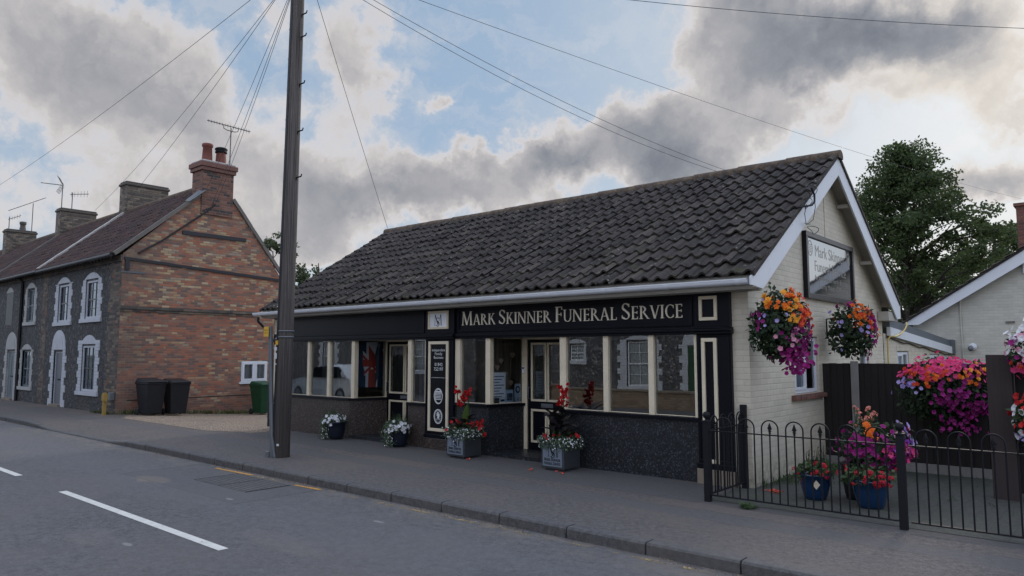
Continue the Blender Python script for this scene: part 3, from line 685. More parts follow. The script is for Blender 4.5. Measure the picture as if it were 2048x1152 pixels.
# painted marks
mb = MB()
for a, b in ((-11.09, -6.67), (-17.1, -12.99), (-23.1, -19.1), (-29.1, -25.1), (-35.1, -31.1), (-5.0, -.7)):
    n = 24
    for i in range(n):
        x0, x1 = a + (b - a) * i / n, a + (b - a) * (i + 1) / n
        mb.quad((x0, 3.46, ZR + .004), (x1, 3.46, ZR + .004), (x1, 3.56, ZR + .004), (x0, 3.56, ZR + .004))
S('road_markings', mb, M['white_line'])
mb = MB()
for a, b in ((-11.45, -10.35), (-9.12, -8.55)): mb.quad((a, 5.80, ZR + .004), (b, 5.83, ZR + .004), (b, 5.90, ZR + .004), (a, 5.86, ZR + .004))
S('yellow_kerb_line', mb, M['yellow_line'])
mb = MB()
for i in range(60): mb.quad((-10.3 + i*.25, 5.83, ZR + .003), (-10.3 + i*.25 + .25, 5.83, ZR + .003), (-10.3 + i*.25 + .25, 5.88, ZR + .003), (-10.3 + i*.25, 5.88, ZR + .003))
S('worn_kerb_line', mb, M['yellow_worn'])
# scored access cover in the carriageway
cov_ = thing('access_cover', 'scored square concrete access cover set flush in the road by the kerb', 'access cover', (-9.9, 5.45, ZR))
mb = MB(); mb.box(-10.62, -9.16, 5.10, 5.78, ZR - .05, ZR + .005); mb.build('slab', M['kerb'], cov_)
mb = MB()
for i in range(9):
    y = 5.14 + i * .075; mb.box(-10.58, -9.2, y, y + .012, ZR + .0045, ZR + .0075)
for a in (-10.64, -9.9, -9.17): mb.box(a, a + .02, 5.1, 5.78, ZR + .0045, ZR + .0085)
mb.build('rib', M['dark_grit'], cov_)

# ------------------------------------------------------------------ tiled roofs (each tile its own piece of the one roof mesh)
def tiled_slope(mb, o, along, up, nrm, W, L, tw, courses, amp, lip, n=7, over=.05, jit=.006, m=0, rev=False):
    o, along, up, nrm = Vector(o), Vector(along).normalized(), Vector(up).normalized(), Vector(nrm).normalized()
    g = L / courses; nt = int(round(W / tw)); tw = W / nt
    prof = [(.0, .25), (.13, .04), (.28, .0), (.42, .15), (.56, .6), (.70, .97), (.82, .95), (1.0, .32)]
    for c in range(courses):
        for i in range(nt):
            dh = rnd.uniform(-jit, jit); ds = rnd.uniform(-jit, jit) * 1.6; tilt = rnd.uniform(-jit, jit); hz = rnd.uniform(0, 1)
            rows = []
            for s, hh in ((0, lip - .03), (0, lip), (g * .5, lip * .5), (g + over, -.012)):
                rows.append([o + along * (i * tw + f * tw * 1.03) + up * (c * g + s + ds + tilt * (f - .5)) + nrm * (h * amp + hh + dh + tilt * f) for f, h in prof])
            k = len(prof); vs = [p for r in rows for p in r]
            fs = [(r * k + a, r * k + a + 1, (r + 1) * k + a + 1, (r + 1) * k + a) for r in (1, 2) for a in range(k - 1)]
            fs2 = [(a, a + 1, k + a + 1, k + a) for a in range(k - 1)]
            fs += fs2
            if rev: fs = [f[::-1] for f in fs]
            mb.add(vs, fs, m, True)
def sharp_lip(o):       # keep the tile noses crisp
    md = o.modifiers.new('split', 'EDGE_SPLIT'); md.split_angle = math.radians(45)

# ------------------------------------------------------------------ the shop
YF = 9.21; XG = -3.85; XL = -15.42
def zr(y): return 2.71 + .6216 * ((y if y < 12.55 else 25.1 - y) - 8.76)
shop = thing('shop_building', 'low cream brick shop with black panelled shopfront and dark tiled roof', 'shop', (-9.7, 12.5, 0))
# gable wall towards the garden
gf = on_right(XG)
mb = MB()
wall_cells(mb, 9.23, 15.9, -.2, 2.78, [(10.87, 11.95, 1.14, 2.02), (14.25, 14.85, 1.2, 1.98)], gf, .1)
mb.add([gf(9.23, 2.78, 0), gf(15.9, 2.78, 0), gf(15.9, zr(15.9) - .16, 0), gf(12.55, zr(12.55) - .16, 0), gf(9.23, zr(9.23) - .16, 0)], [(0, 1, 2, 3, 4)])
mb.quad((-4.08, 9.23, -.2), (XG, 9.23, -.2), (XG, 9.23, zr(9.23) - .16), (-4.08, 9.23, zr(9.23) - .16))
mb.build('gable_wall', M['cream'], shop)
mb = MB(); rect(mb, 12.50, 12.53, 3.66, 4.9, gf, 0, .012); mb.build('cable_trunking', M['cream'], shop)
mb = MB()
mb.quad((XG, 15.9, -.2), (XL, 15.9, -.2), (XL, 15.9, 2.72), (XG, 15.9, 2.72)); mb.quad((XL + .02, 15.9, -.2), (XL + .02, 9.3, -.2), (XL + .02, 9.3, 2.9), (XL + .02, 15.9, 2.9))
mb.add([(XL + .02, 9.3, 2.9), (XL + .02, 15.9, 2.9), (XL + .02, 12.55, 4.9)], [(2, 1, 0)])
mb.build('rear_wall', M['cream'], shop)
def upvc(parent, u0, u1, v0, v1, fn, d, split=None, sill=None, back='curtain'):
    w = MB(); frame(w, u0, u1, v0, v1, .055, fn, d - .05, d)
    if split:
        rect(w, split - .03, split + .03, v0 + .055, v1 - .055, fn, d - .05, d + .002)
        frame(w, u0 + .045, split + .02, v0 + .045, v1 - .045, .045, fn, d - .03, d + .012)
    o = w.build('window', M['white_upvc'], parent, .004)
    g = MB(); g.quad(fn(u0 + .05, v0 + .05, d - .025), fn(u1 - .05, v0 + .05, d - .025), fn(u1 - .05, v1 - .05, d - .025), fn(u0 + .05, v1 - .05, d - .025)); g.build('pane', M['house_glass'], o)
    c = MB(); n = 22; 
    for i in range(n):
        a, b = u0 + (u1 - u0) * i / n, u0 + (u1 - u0) * (i + 1) / n
        c.quad(fn(a, v0, d - .16 + .015 * math.sin(i * 1.9)), fn(b, v0, d - .16 + .015 * math.sin(i * 1.9 + 1.9)), fn(b, v1, d - .16 + .015 * math.sin(i * 1.9 + 1.9)), fn(a, v1, d - .16 + .015 * math.sin(i * 1.9)))
    c.build('curtain', M[back], o)
    return o
w1 = upvc(shop, 10.89, 11.93, 1.15, 2.0, gf, -.03, 11.40)
mb = MB()
for i in range(7): mb.prism([(10.70 + i*.2, 1.06), (10.70 + i*.2 + .19, 1.06), (10.70 + i*.2 + .19, 1.135), (10.70 + i*.2, 1.135)], gf, -.02, .075 + rnd.uniform(-.006, .006))
mb.build('sill', M['far_chimney'], w1, .006)
upvc(shop, 14.27, 14.83, 1.22, 1.96, gf, -.04)
# roof
mb = MB()
sl_ = math.hypot(12.52 - 8.80, zr(12.52) - zr(8.80))
upv = Vector((0, 12.52 - 8.80, zr(12.52) - zr(8.80))).normalized(); nv = Vector((0, -upv.z, upv.y))
tiled_slope(mb, (XL, 8.80, zr(8.80) + .012), (1, 0, 0), upv, nv, 11.83, sl_, .215, 13, .056, .034, jit=.009)
upb = Vector((0, -upv.y, upv.z)); nb = Vector((0, upv.z, upv.y))
tiled_slope(mb, (-3.59, 16.30, zr(16.30) + .012), (-1, 0, 0), upb, nb, 11.83, sl_, .215, 13, .046, .034)
mb.quad((XL, 8.82, zr(8.82)), (-3.6, 8.82, zr(8.82)), (-3.6, 12.55, zr(12.55)), (XL, 12.55, zr(12.55)), 0)
mb.quad((-3.6, 16.28, zr(16.28)), (XL, 16.28, zr(16.28)), (XL, 12.55, zr(12.55)), (-3.6, 12.55, zr(12.55)), 0)
for yy, sg in ((8.79, 1), (16.31, -1)):        # bedding along the verges
    a, b = Vector((-3.60, yy, zr(yy) + .02)), Vector((-3.60, 12.55, zr(12.55) + .02)); mb.bar(a, b, .05, .05)
    a, b = Vector((XL + .02, yy, zr(yy) + .02)), Vector((XL + .02, 12.55, zr(12.55) + .02)); mb.bar(a, b, .05, .05)
roof = mb.build('roof', M['tile'], shop); sharp_lip(roof)
mb = MB(); x = XL - .02
while x < -3.75:
    x1 = min(x + .44, -3.52); z = zr(12.55) + .055 + rnd.uniform(-.008, .008); r0, r1 = .135, .128
    pts = []
    for xx, r in ((x, r0), (x1 + .01, r1)):
        pts.append([(xx, 12.55 + r * math.sin(a), z - .06 + r * math.cos(a) * .85) for a in [PI * (-.62 + 1.24 * i / 8) for i in range(9)]])
    vs = pts[0] + pts[1]; mb.add(vs, [(i, i + 9, i + 10, i + 1) for i in range(8)], 0, True); mb.add(pts[0], [tuple(range(9))]); mb.add(pts[1], [tuple(range(9))[::-1]])
    x = x1
rg = mb.build('ridge_capping', M['ridge'], roof)
# bargeboards
for nm, sgn in (('front', 1), ('back', -1)):
    def Y(y): return y if sgn > 0 else 25.1 - y
    P = [(Y(8.76), 2.615), (Y(9.13), 2.585), (Y(12.549), 4.74), (Y(12.549), zr(12.549) + .01), (Y(8.76), zr(8.76) + .01)]
    if sgn < 0: P = [(Y(8.76), 2.46), (Y(9.05), 2.44)] + P[2:]; P = P[::-1]
    mb = MB(); mb.prism(P, on_right(-3.60), -.028, 0); mb.build('bargeboard', M['barge'], shop)
    # soffit boards between wall and bargeboard
    mb = MB()
    off = .165
    a0, b0 = (Y(9.0), zr(9.0) - off), (Y(12.549), zr(12.549) - off)
    vs = [(-3.63, a0[0], a0[1]), (XG - .05, a0[0], a0[1]), (XG - .05, b0[0], b0[1]), (-3.63, b0[0], b0[1])]
    vs2 = [(x, y, z + .03) for x, y, z in vs]
    mb.add(vs + vs2, [(0,1,2,3),(7,6,5,4),(0,4,5,1),(1,5,6,2),(2,6,7,3),(3,7,4,0)]); mb.build('verge_soffit', M['soffit'], shop)
mb = MB(); mb.box(-3.84, -3.64, 15.55, 16.25, 2.40, 2.58); mb.build('boxed_eave', M['soffit'], shop)
for q in ((13.2, 13.32, 4.30, 4.36), (14.5, 14.6, 3.42, 3.48), (12.62, 12.8, 4.72, 4.80)): mb = MB(); mb.box(-3.84, -3.648, *q); mb.build('purlin_end', M['soffit'], shop)
# eaves: soffit, fascia, gutter
mb = MB(); mb.box(XL - .05, -3.66, 8.88, 9.26, 2.575, 2.60); mb.box(XL - .05, -3.645, 8.865, 8.885, 2.59, 2.768); mb.build('eaves_board', M['soffit'], shop)
mb = MB(); n = 10
prof = [(8.805 + .062 * math.cos(PI + PI * i / n), 2.676 + .054 * math.sin(PI + PI * i / n)) for i in range(n + 1)]
prof = [(prof[0][0], 2.695)] + prof + [(prof[-1][0], 2.695)]
x0, x1 = -15.66, -3.66; k = len(prof)
vs = [(x0, y, z) for y, z in prof] + [(x1, y, z) for y, z in prof]
mb.add(vs, [(i, i + k, i + k + 1, i + 1) for i in range(k - 1)], 0, True); mb.add(vs[:k], [tuple(range(k))]); mb.add(vs[k:], [tuple(range(k))[::-1]])
mb.box(x0, x1, 8.737, 8.746, 2.683, 2.70)
for xx in [-15.0 + i * 1.02 for i in range(12)]:
    vs = [(xx + s * .035, 8.805 + (y - 8.805) * 1.08, min(2.693, 2.672 + (z - 2.672) * 1.10)) for s in (-1, 1) for y, z in prof]
    mb.add(vs, [(i, i + k, i + k + 1, i + 1) for i in range(k - 1)], 0, True)
gut = mb.build('gutter', M['white_upvc'], shop)
mb = MB(); mb.tube([(-15.5, 8.81, 2.60), (-15.5, 8.81, 2.5), (-15.47, 9.0, 2.32), (-15.47, 9.13, 2.24), (-15.47, 9.14, 1.4), (-15.47, 9.14, .05)], .034, 10); mb.build('downpipe', M['black_pipe'], shop)

# ---- shopfront
ff = on_front(YF)
P1, P2, P3 = (-15.40, -15.19), (-10.10, -9.33), (-4.58, -4.08)
ZH = 2.05
mb = MB()
mb.box(-15.40, -4.08, YF, YF + .06, ZH + .04, 2.575)
for a, b in ((-15.15, -10.14), (-9.29, -4.62)):
    frame(mb, a + .02, b - .02, 2.135, 2.56, .03, ff, 0, .022); frame(mb, a + .05, b - .05, 2.165, 2.53, .014, ff, 0, .012)
mb.build('fascia', M['black_paint'], shop, .003)
mb = MB()
for z0, z1, dd in ((2.015, 2.05, .05), (2.052, 2.085, .075), (2.087, 2.105, .055)):
    mb.box(-15.42, -4.06, YF - dd, YF + .05, z0, z1)
    for a, b in (P1, P2, P3): mb.box(a - .03, b + .035, YF - dd - .045, YF - dd + .001, z0 + .002, z1 - .002)
mb.build('cornice', M['black_paint'], shop, .004)
for (a, b), logo in ((P1, 0), (P2, 1), (P3, 2)):
    pl = MB(); rect(pl, a, b, .2, 2.013, ff, -.05, .035); rect(pl, a + .0, b - .0, 2.107, 2.572, ff, -.03, .045)
    rect(pl, a - .015, b + .015, .2, .27, ff, .0, .055)
    frame(pl, a + .02, b - .02, .30, 2.0, .02, ff, .03, .047)
    po = pl.build('pilaster', M['black_paint'], shop, .004)
    q = MB(); rect(q, a - .02, b + .02, -.05, .198, ff, -.05, .06); q.build('plinth', M['stone'] if logo == 2 else M['granite_brown'], po, .006)
    if logo == 1:
        q = MB(); frame(q, -10.0, -9.47, .33, 1.975, .055, ff, .03, .062); q.build('panel_moulding', M['cream_paint'], po, .005)
        q = MB(); rect(q, -9.945, -9.525, .385, 1.92, ff, .03, .042); q.build('panel', M['navy_panel'], po)
        q = MB(); uc = -9.735
        for i, s in enumerate(('Independent', 'Family', 'Business')): sans(s, uc, 1.79 - i * .068, .070, q, ff, .0435, width=(.35, .2, .25)[i])
        q.build('panel_lettering', M['white_print'], po); q = MB()
        sans('01842', uc, 1.52, .085, q, ff, .0435, width=.21); sans('752197', uc, 1.435, .085, q, ff, .0435, width=.245)
        q.build('panel_lettering', M['white_print'], po); q = MB()
        sans('www.markskinnerfuneralservice.co.uk', uc, 1.30, .028, q, ff, .0435, width=.39)
        q.build('panel_lettering', M['white_print'], po); q = MB()
        ring(uc, .97, .115, .145, .016, q, ff, .042, .0445); ring(uc + .01, .965, .10, .128, .010, q, ff, .042, .0444)
        for i in range(5): rect(q, uc - .075 - .01 * (i % 2), uc + .075, .905 + i * .027, .918 + i * .027, ff, .042, .0448)
        rect(q, uc - .07, uc + .07, 1.035, 1.062, ff, .042, .0448)
        q.build('emblem', M['white_print'], po); q = MB()
        ring(uc, .60, .112, .135, .014, q, ff, .042, .0445); ring(uc, .60, .086, .106, .006, q, ff, .042, .0443)
        for i in range(20):
            th = 2 * PI * i / 20; disc(uc + .097 * math.cos(th), .60 + .118 * math.sin(th), .008, .009, q, ff, .042, .0447, n=6)
        lion = [(-.035,-.07),(-.02,-.07),(-.012,-.035),(.008,-.02),(.022,-.065),(.04,-.065),(.034,-.02),(.03,.01),(.052,.0),(.055,.012),(.03,.03),(.05,.045),(.04,.055),(.018,.045),(.02,.075),(-.005,.085),(-.025,.07),(-.018,.05),(-.045,.055),(-.048,.042),(-.02,.03),(-.045,.015),(-.04,.005),(-.015,.01),(-.022,-.02),(-.032,-.04)]
        q.add([ff(uc + a_, .60 + b_, .0445) for a_, b_ in lion], [tuple(range(len(lion)))])
        q.build('emblem', M['white_print'], po)
        q = MB(); frame(q, -10.01, -9.47, 2.20, 2.535, .042, ff, .04, .07); q.build('plaque_frame', M['cream_paint'], po, .004)
        q = MB(); rect(q, -9.968, -9.512, 2.242, 2.493, ff, .04, .052); pq = q.build('logo_plaque', M['paper'], po)
        q = MB(); monogram(-9.75, 2.268, .20, q, ff, .053); q.build('monogram', M['navy_panel'], pq)
    else:
        u0, u1 = (a + .06, b - .04) if logo == 0 else (-4.52, -4.255)
        q = MB(); frame(q, u0, u1, 2.2, 2.535, .045, ff, .04, .068); frame(q, *((u0, u1) if logo == 0 else (-4.50, -4.275)), .28, 1.96, .05, ff, .03, .06)
        q.build('panel_moulding', M['cream_paint'], po, .005)
wds = [MB() for _ in range(4)]; serif_line('MARK SKINNER FUNERAL SERVICE', -9.17, -4.77, 2.255, .245, .192, wds, ff, .0005, .012)
for mb in wds: mb.build('fascia_lettering', M['gold'], shop)

# stall risers, sills, lobbies
def stall(pts, z1, m, name='stall_riser', t=.12):
    b = MB()
    for (xa, ya), (xb, yb) in zip(pts, pts[1:]):
        d_ = Vector((xb - xa, yb - ya, 0)); n_ = Vector((d_.y, -d_.x, 0)).normalized()
        q = [Vector((xa, ya, 0)), Vector((xb, yb, 0)), Vector((xb, yb, 0)) - n_ * t, Vector((xa, ya, 0)) - n_ * t]
        b.add([(p.x, p.y, -.05) for p in q] + [(p.x, p.y, z1) for p in q], [(0,1,5,4),(1,2,6,5),(2,3,7,6),(3,0,4,7),(4,5,6,7)])
    r = b.build(name, m, shop)
    b = MB()
    for (xa, ya), (xb, yb) in zip(pts, pts[1:]):
        d_ = Vector((xb - xa, yb - ya, 0)); n_ = Vector((d_.y, -d_.x, 0)).normalized(); d_.normalize()
        a_, c_ = Vector((xa, ya, z1 + .026)) - d_ * .01, Vector((xb, yb, z1 + .026)) + d_ * .01
        b.bar(a_ - n_ * .03, c_ - n_ * .03, .14, .05)
    b.build('sill', M['black_paint'], r, .006)
    return r
YD1, YD2 = 9.95, 9.97
stall([(P1[1], YF), (-12.46, YF), (-12.14, YD1 - .02)], .77, M['granite_brown'])
stall([(-10.82, YD1 - .02), (-10.62, YF), (P2[0], YF)], .77, M['granite_brown'])
stall([(P2[1], YF), (-8.52, YF), (-8.33, YD2 - .02)], .82, M['granite_dark'])
stall([(-7.2, YD2 - .02), (-6.95, YF), (P3[0], YF)], .82, M['granite_dark'])
mb = MB(); mb.add([(-12.47, YF - .005, -.05), (-10.6, YF - .005, -.05), (-10.78, 10.1, -.05), (-12.2, 10.1, -.05), (-12.47, YF - .005, .06), (-10.6, YF - .005, .06), (-10.78, 10.1, .06), (-12.2, 10.1, .06)], [(0,1,5,4),(4,5,6,7),(1,2,6,5),(3,0,4,7)])
mb.build('doorstep', M['granite_dark'], shop)
mb = MB(); mb.add([(-8.53, YF - .005, -.05), (-6.94, YF - .005, -.05), (-7.15, 10.1, -.05), (-8.4, 10.1, -.05), (-8.53, YF - .005, .06), (-6.94, YF - .005, .06), (-7.15, 10.1, .06), (-8.4, 10.1, .06)], [(0,1,5,4),(4,5,6,7),(1,2,6,5),(3,0,4,7)])
mb.build('doorstep', M['granite_dark'], shop)
mb = MB(); mb.box(-12.5, -10.55, YF + .01, 10.1, ZH - .005, ZH + .02); mb.build('lobby_ceiling', M['cream_paint'], shop)
mb = MB(); mb.box(-8.55, -6.9, YF + .01, 10.1, ZH - .005, ZH + .02); mb.build('lobby_ceiling', M['cream_paint'], shop)
def glazing(pts, z0, mull):
    """pts: corner points of the glazing line; mull: posts (x, y, width, depth)"""
    b = MB()
    for x, y, w, dp in mull: b.box(x - w/2, x + w/2, y - .012, y + dp, z0, ZH)
    for (xa, ya), (xb, yb) in zip(pts, pts[1:]):
        b.bar((xa, ya + .03, ZH - .018), (xb, yb + .03, ZH - .018), .05, .034); b.bar((xa, ya + .035, z0 + .008), (xb, yb + .035, z0 + .008), .03, .012)
    o = b.build('window', M['cream_paint'], shop, .004)
    return o
def panes(o, segs, z0):
    for (xa, ya), (xb, yb) in segs:
        gm_ = M['glass'] if abs(ya - yb) < .01 else M['lobby_glass']
        g = MB(); g.quad((xa, ya + .04, z0 + .02), (xb, yb + .04, z0 + .02), (xb, yb + .04, ZH - .03), (xa, ya + .04, ZH - .03)); g.build('pane', gm_, o)
zl, zt = .822, .872
o = glazing([(P1[1], YF), (-12.40, YF), (-12.18, YD1)], zl, [(-15.16, YF, .06, .08), (-13.99, YF, .09, .08), (-13.225, YF, .095, .08), (-12.36, YF, .11, .09)])
panes(o, [((-15.13, YF), (-14.04, YF)), ((-13.94, YF), (-13.28, YF)), ((-13.17, YF), (-12.42, YF)), ((-12.31, YF + .02), (-12.19, YD1 - .06))], zl)
o = glazing([(-10.62, YF), (P2[0], YF)], zl, [(-10.58, YF, .10, .09), (-10.12, YF, .04, .06)])
panes(o, [((-10.53, YF), (-10.14, YF)), ((-10.8, YD1 - .05), (-10.62, YF + .05))], zl)
o = glazing([(P2[1], YF), (-8.50, YF), (-8.36, YD2)], zt, [(-9.27, YF, .12, .08), (-8.525, YF, .11, .09)])
panes(o, [((-9.2, YF), (-8.59, YF)), ((-8.47, YF + .03), (-8.37, YD2 - .08))], zt)
o = glazing([(-6.95, YF), (P3[0], YF)], zt, [(-6.90, YF, .12, .09), (-6.09, YF, .09, .08), (-5.31, YF, .09, .08), (-4.605, YF, .05, .08)])
panes(o, [((-6.83, YF), (-6.14, YF)), ((-6.04, YF), (-5.36, YF)), ((-5.26, YF), (-4.63, YF)), ((-7.18, YD2 - .06), (-6.96, YF + .06))], zt)
# doors
def door(x0, x1, y, post):
    fn = on_front(y)
    b = MB(); rect(b, x0 - post, x0, .06, ZH - .006, fn, -.06, .03); rect(b, x1, x1 + post, .06, ZH - .006, fn, -.06, .03); rect(b, x0, x1, 2.0, ZH - .006, fn, -.06, .028)
    fr_ = b.build('door_frame', M['cream_paint'], shop, .004)
    b = MB(); rows = ((.20, .76), (.92, 1.93)); xm = (x0 + x1) / 2; cols = ((x0 + .09, xm - .02), (xm + .02, x1 - .09))
    # leaf as rails and stiles round the glass
    us = [x0, cols[0][0], cols[0][1], cols[1][0], cols[1][1], x1]
    for a_, b_ in ((us[0], us[1]), (us[2], us[3]), (us[4], us[5])): rect(b, a_, b_, .065, 1.995, fn, -.045, 0)
    for a_, b_ in cols:
        for z0, z1 in ((.065, .20), (.76, .92), (1.93, 1.995)): rect(b, a_, b_, z0, z1, fn, -.045, -.0005)
        rect(b, a_, b_, .2, .76, fn, -.045, -.02)
    d_ = b.build('door', M['black_paint'], shop)
    b = MB()
    for a_, b_ in cols:
        for z0, z1 in rows: frame(b, a_ - .012, b_ + .012, z0 - .012, z1 + .012, .038, fn, -.01, .014)
    b.build('moulding', M['cream_paint'], d_, .004)
    for a_, b_ in cols:
        g = MB(); g.quad(fn(a_, .92, -.02), fn(b_, .92, -.02), fn(b_, 1.93, -.02), fn(a_, 1.93, -.02)); g.build('pane', M['glass'], d_)
    b = MB(); rect(b, xm - .13, xm + .13, .805, .875, fn, 0, .012); rect(b, xm - .10, xm + .10, .82, .86, fn, .012, .018); b.build('letterbox', M['galv'], d_, .003)
    b = MB(); b.tube([fn(x0 + .045, .95, .0), fn(x0 + .045, .95, .05), fn(x0 + .045, 1.15, .05), fn(x0 + .045, 1.15, .0)], .011, 8); b.build('handle', M['galv'], d_)
    return d_
door(-12.16, -11.0, YD1, .11)
door(-8.26, -7.38, YD2, .13)
mb = MB(); mb.box(-8.355, -8.30, YD2 - .055, YD2 - .03, 1.40, 1.52); bp = mb.build('door_intercom', M['paper'], shop, .004)
mb = MB(); mb.box(-8.345, -8.31, YD2 - .058, YD2 - .054, 1.47, 1.505); mb.build('speaker_grille', M['black_pipe'], bp)
# room behind the glass
mb = MB(); xa, xb, ya, yb = P1[1] - .05, -4.2, YF + .055, 13.2
mb.quad((xa, yb, .05), (xb, yb, .05), (xb, yb, 2.4), (xa, yb, 2.4)); mb.quad((xa, ya, .05), (xa, yb, .05), (xa, yb, 2.4), (xa, ya, 2.4)); mb.quad((xb, yb, .05), (xb, ya, .05), (xb, ya, 2.4), (xb, yb, 2.4))
mb.quad((xa, ya, 2.4), (xa, yb, 2.4), (xb, yb, 2.4), (xb, ya, 2.4))
for a, b in ((-12.15, -8.4), (-7.2, -4.2)): pass
mb.quad((-10.05, 9.4, .05), (-10.05, 13.2, .05), (-10.05, 13.2, 2.4), (-10.05, 9.4, 2.4)); mb.quad((-9.4, 9.4, .05), (-9.4, 13.2, .05), (-9.4, 13.2, 2.4), (-9.4, 9.4, 2.4))
mb.quad((xa, ya, 2.39), (xb, ya, 2.39), (xb, ya, 2.06), (xa, ya, 2.06))
mb.build('interior', M['room'], shop)
mb = MB(); mb.quad((xa, 9.35, .052), (xb, 9.35, .052), (xb, 13.2, .052), (xa, 13.2, .052)); mb.build('interior_floor', M['room_floor'], shop)
# ------------------------------------------------------------------ things in the shop windows
def curtain(name, label, x0, x1, y, z0, z1, grp='curtains in the shop windows', amp=.025):
    b = MB(); n = int((x1 - x0) / .018)
    for i in range(n):
        a, c = x0 + (x1 - x0) * i / n, x0 + (x1 - x0) * (i + 1) / n
        f = lambda q: y + amp * math.sin(q * 61) + amp * .5 * math.sin(q * 23)
        b.add([(a, f(a), z0), (c, f(c), z0), (c, f(c), z1), (a, f(a), z1)], [(0,1,2,3)], 0, True)
    return tag(b.build(name, M['curtain']), label, 'curtain', grp)
curtain('curtain', 'pale grey curtain in the leftmost shop window beside the pole', -15.1, -14.15, 9.34, .84, 2.03)
curtain('curtain', 'narrow pale curtain behind the second shop window from the left', -13.70, -13.34, 9.38, .84, 2.03)
curtain('curtain', 'pale curtain gathered behind the third shop window from the left', -13.16, -12.60, 9.38, .84, 2.03)
curtain('curtain', 'pale curtain in the narrow window right of the left shop door', -10.5, -10.28, 9.38, .84, 2.03)
fl = thing('flag', 'red, white and blue flag hanging in the left shop window', 'flag', (-12.3, 9.66, .95))
A_, B_ = Vector((-12.74, 9.42, 0)), Vector((-12.50, 10.15, 0))
ax_ = (B_ - A_).normalized(); FW = .95
def ffl(u, v, d): 
    p = Vector((-12.74, 9.42, 1.02)) + ax_ * u * 1.0 + Vector((0, 0, v)); nn = Vector((ax_.y, -ax_.x, 0)); w = .03 * math.sin(u * 14 + v * 4)
    return p + nn * (d + w * .6)
b = MB()
def strip(b, pts, d): 
    for (u0, v0, u1, v1), (u2, v2, u3, v3) in zip(pts, pts[1:]): b.quad(ffl(u0, v0, d), ffl(u1, v1, d), ffl(u3, v3, d), ffl(u2, v2, d))
def grid(b, u0, u1, v0, v1, d, n=14):
    for i in range(n):
        a, c = u0 + (u1 - u0) * i / n, u0 + (u1 - u0) * (i + 1) / n; b.quad(ffl(a, v0, d), ffl(c, v0, d), ffl(c, v1, d), ffl(a, v1, d))
grid(b, 0, .95, 0, .98, 0); b.build('blue_field', M['flag_blue'], fl)
def band(b, p, q, w, d, n=14):
    p, q = Vector((*p, 0)), Vector((*q, 0)); s = (q - p).normalized(); s = Vector((-s.y, s.x, 0)) * w / 2
    for i in range(n):
        a, c = p.lerp(q, i / n), p.lerp(q, (i + 1) / n); b.quad(ffl(*(a - s).xy, d), ffl(*(c - s).xy, d), ffl(*(c + s).xy, d), ffl(*(a + s).xy, d))
b = MB(); band(b, (.04, .06), (.9, .92), .13, .004); band(b, (.04, .92), (.9, .06), .13, .005); band(b, (.47, 0), (.47, .98), .26, .006); band(b, (0, .52), (.95, .52), .26, .007); b.build('white_cross', M['flag_white'], fl)
b = MB(); band(b, (.06, .06), (.92, .92), .05, .009); band(b, (.04, .90), (.88, .06), .05, .010); band(b, (.47, 0), (.47, .98), .15, .011); band(b, (0, .52), (.95, .52), .15, .012); b.build('red_cross', M['red_leather'], fl)
# paper hearts on threads
HX = [(-9.05, 1.62), (-8.95, 1.40), (-8.86, 1.55), (-8.80, 1.28), (-8.72, 1.50), (-9.0, 1.12), (-8.70, 1.05), (-8.40, 1.62), (-8.36, 1.38), (-8.28, 1.72), (-8.3, 1.22), (-8.44, 1.5)]
HL = ['kraft paper heart strung high behind the pane beside the middle pilaster', 'kraft paper heart second from left behind the middle pane']
WORDS = ['leftmost and upper of the strung hearts', 'left middle of the strung hearts', 'upper centre of the strung hearts', 'lower centre of the strung hearts', 'right upper of the strung hearts in the left pane', 'lowest on the left of the strung hearts', 'lowest heart beside the cream mullion', 'left upper heart behind the poster pane', 'heart just above the white notice', 'topmost heart behind the poster pane', 'lowest heart behind the poster pane', 'middle heart behind the poster pane']
for (hx, hz), w_ in zip(HX, WORDS):
    b = MB(); s = .058; y = 9.40
    if hx > -8.6: y = 9.72 + (hx + 8.4) * 1.5; hx -= .28
    pts = []
    for i in range(20):
        a = 2 * PI * i / 20; pts.append((16 * math.sin(a) ** 3 / 16 * s, (13 * math.cos(a) - 5 * math.cos(2*a) - 2 * math.cos(3*a) - math.cos(4*a)) / 16 * s))
    b.prism([(hx + u, hz + v) for u, v in pts[::-1]], on_front(y), -.003, .003); b.box(hx - .002, hx + .002, y - .002, y + .002, hz + .03, ZH - .06)
    tag(b.build('paper_heart', M['heart']), 'kraft paper heart in the window, ' + w_, 'paper heart', 'paper hearts strung in the window')
# notices stuck to the angled pane by the right door
def onpane(u, v, d):
    a = Vector((-8.47, 9.27, 0)); c = Vector((-8.37, 9.93, 0)); ax = (c - a).normalized(); n = Vector((ax.y, -ax.x, 0))
    return a + ax * u + Vector((0, 0, v)) + n * (d - .02)
def notice(label, u0, u1, v0, v1, m, lines):
    r_ = thing('notice', label, 'notice', onpane(u0, v0, .0), 'notices stuck inside the shop window')
    b = MB(); rect(b, u0, u1, v0, v1, onpane, 0, .006); b.build('sheet', m, r_)
    b = MB(); lines(b); b.build('print', M['flag_blue'], r_)
def L1(b):
    for i in range(9): rect(b, .04, .26 - .05 * (i % 3), 1.46 - .05 * i - .12, 1.475 - .05 * i - .12, onpane, .006, .0075)
def L2(b): rect(b, .33, .46, .92, 1.05, onpane, .006, .0075)
def L3(b): ring(.585, 1.11, .06, .065, .03, b, onpane, .006, .0075); sans('EAS', .585, .90, .10, b, onpane, .0082)
def L4(b): rect(b, .18, .28, .91, .95, onpane, .006, .0075)
notice('tall white typed notice stuck in the window left of the right door', .02, .30, .98, 1.42, M['paper'], L1)
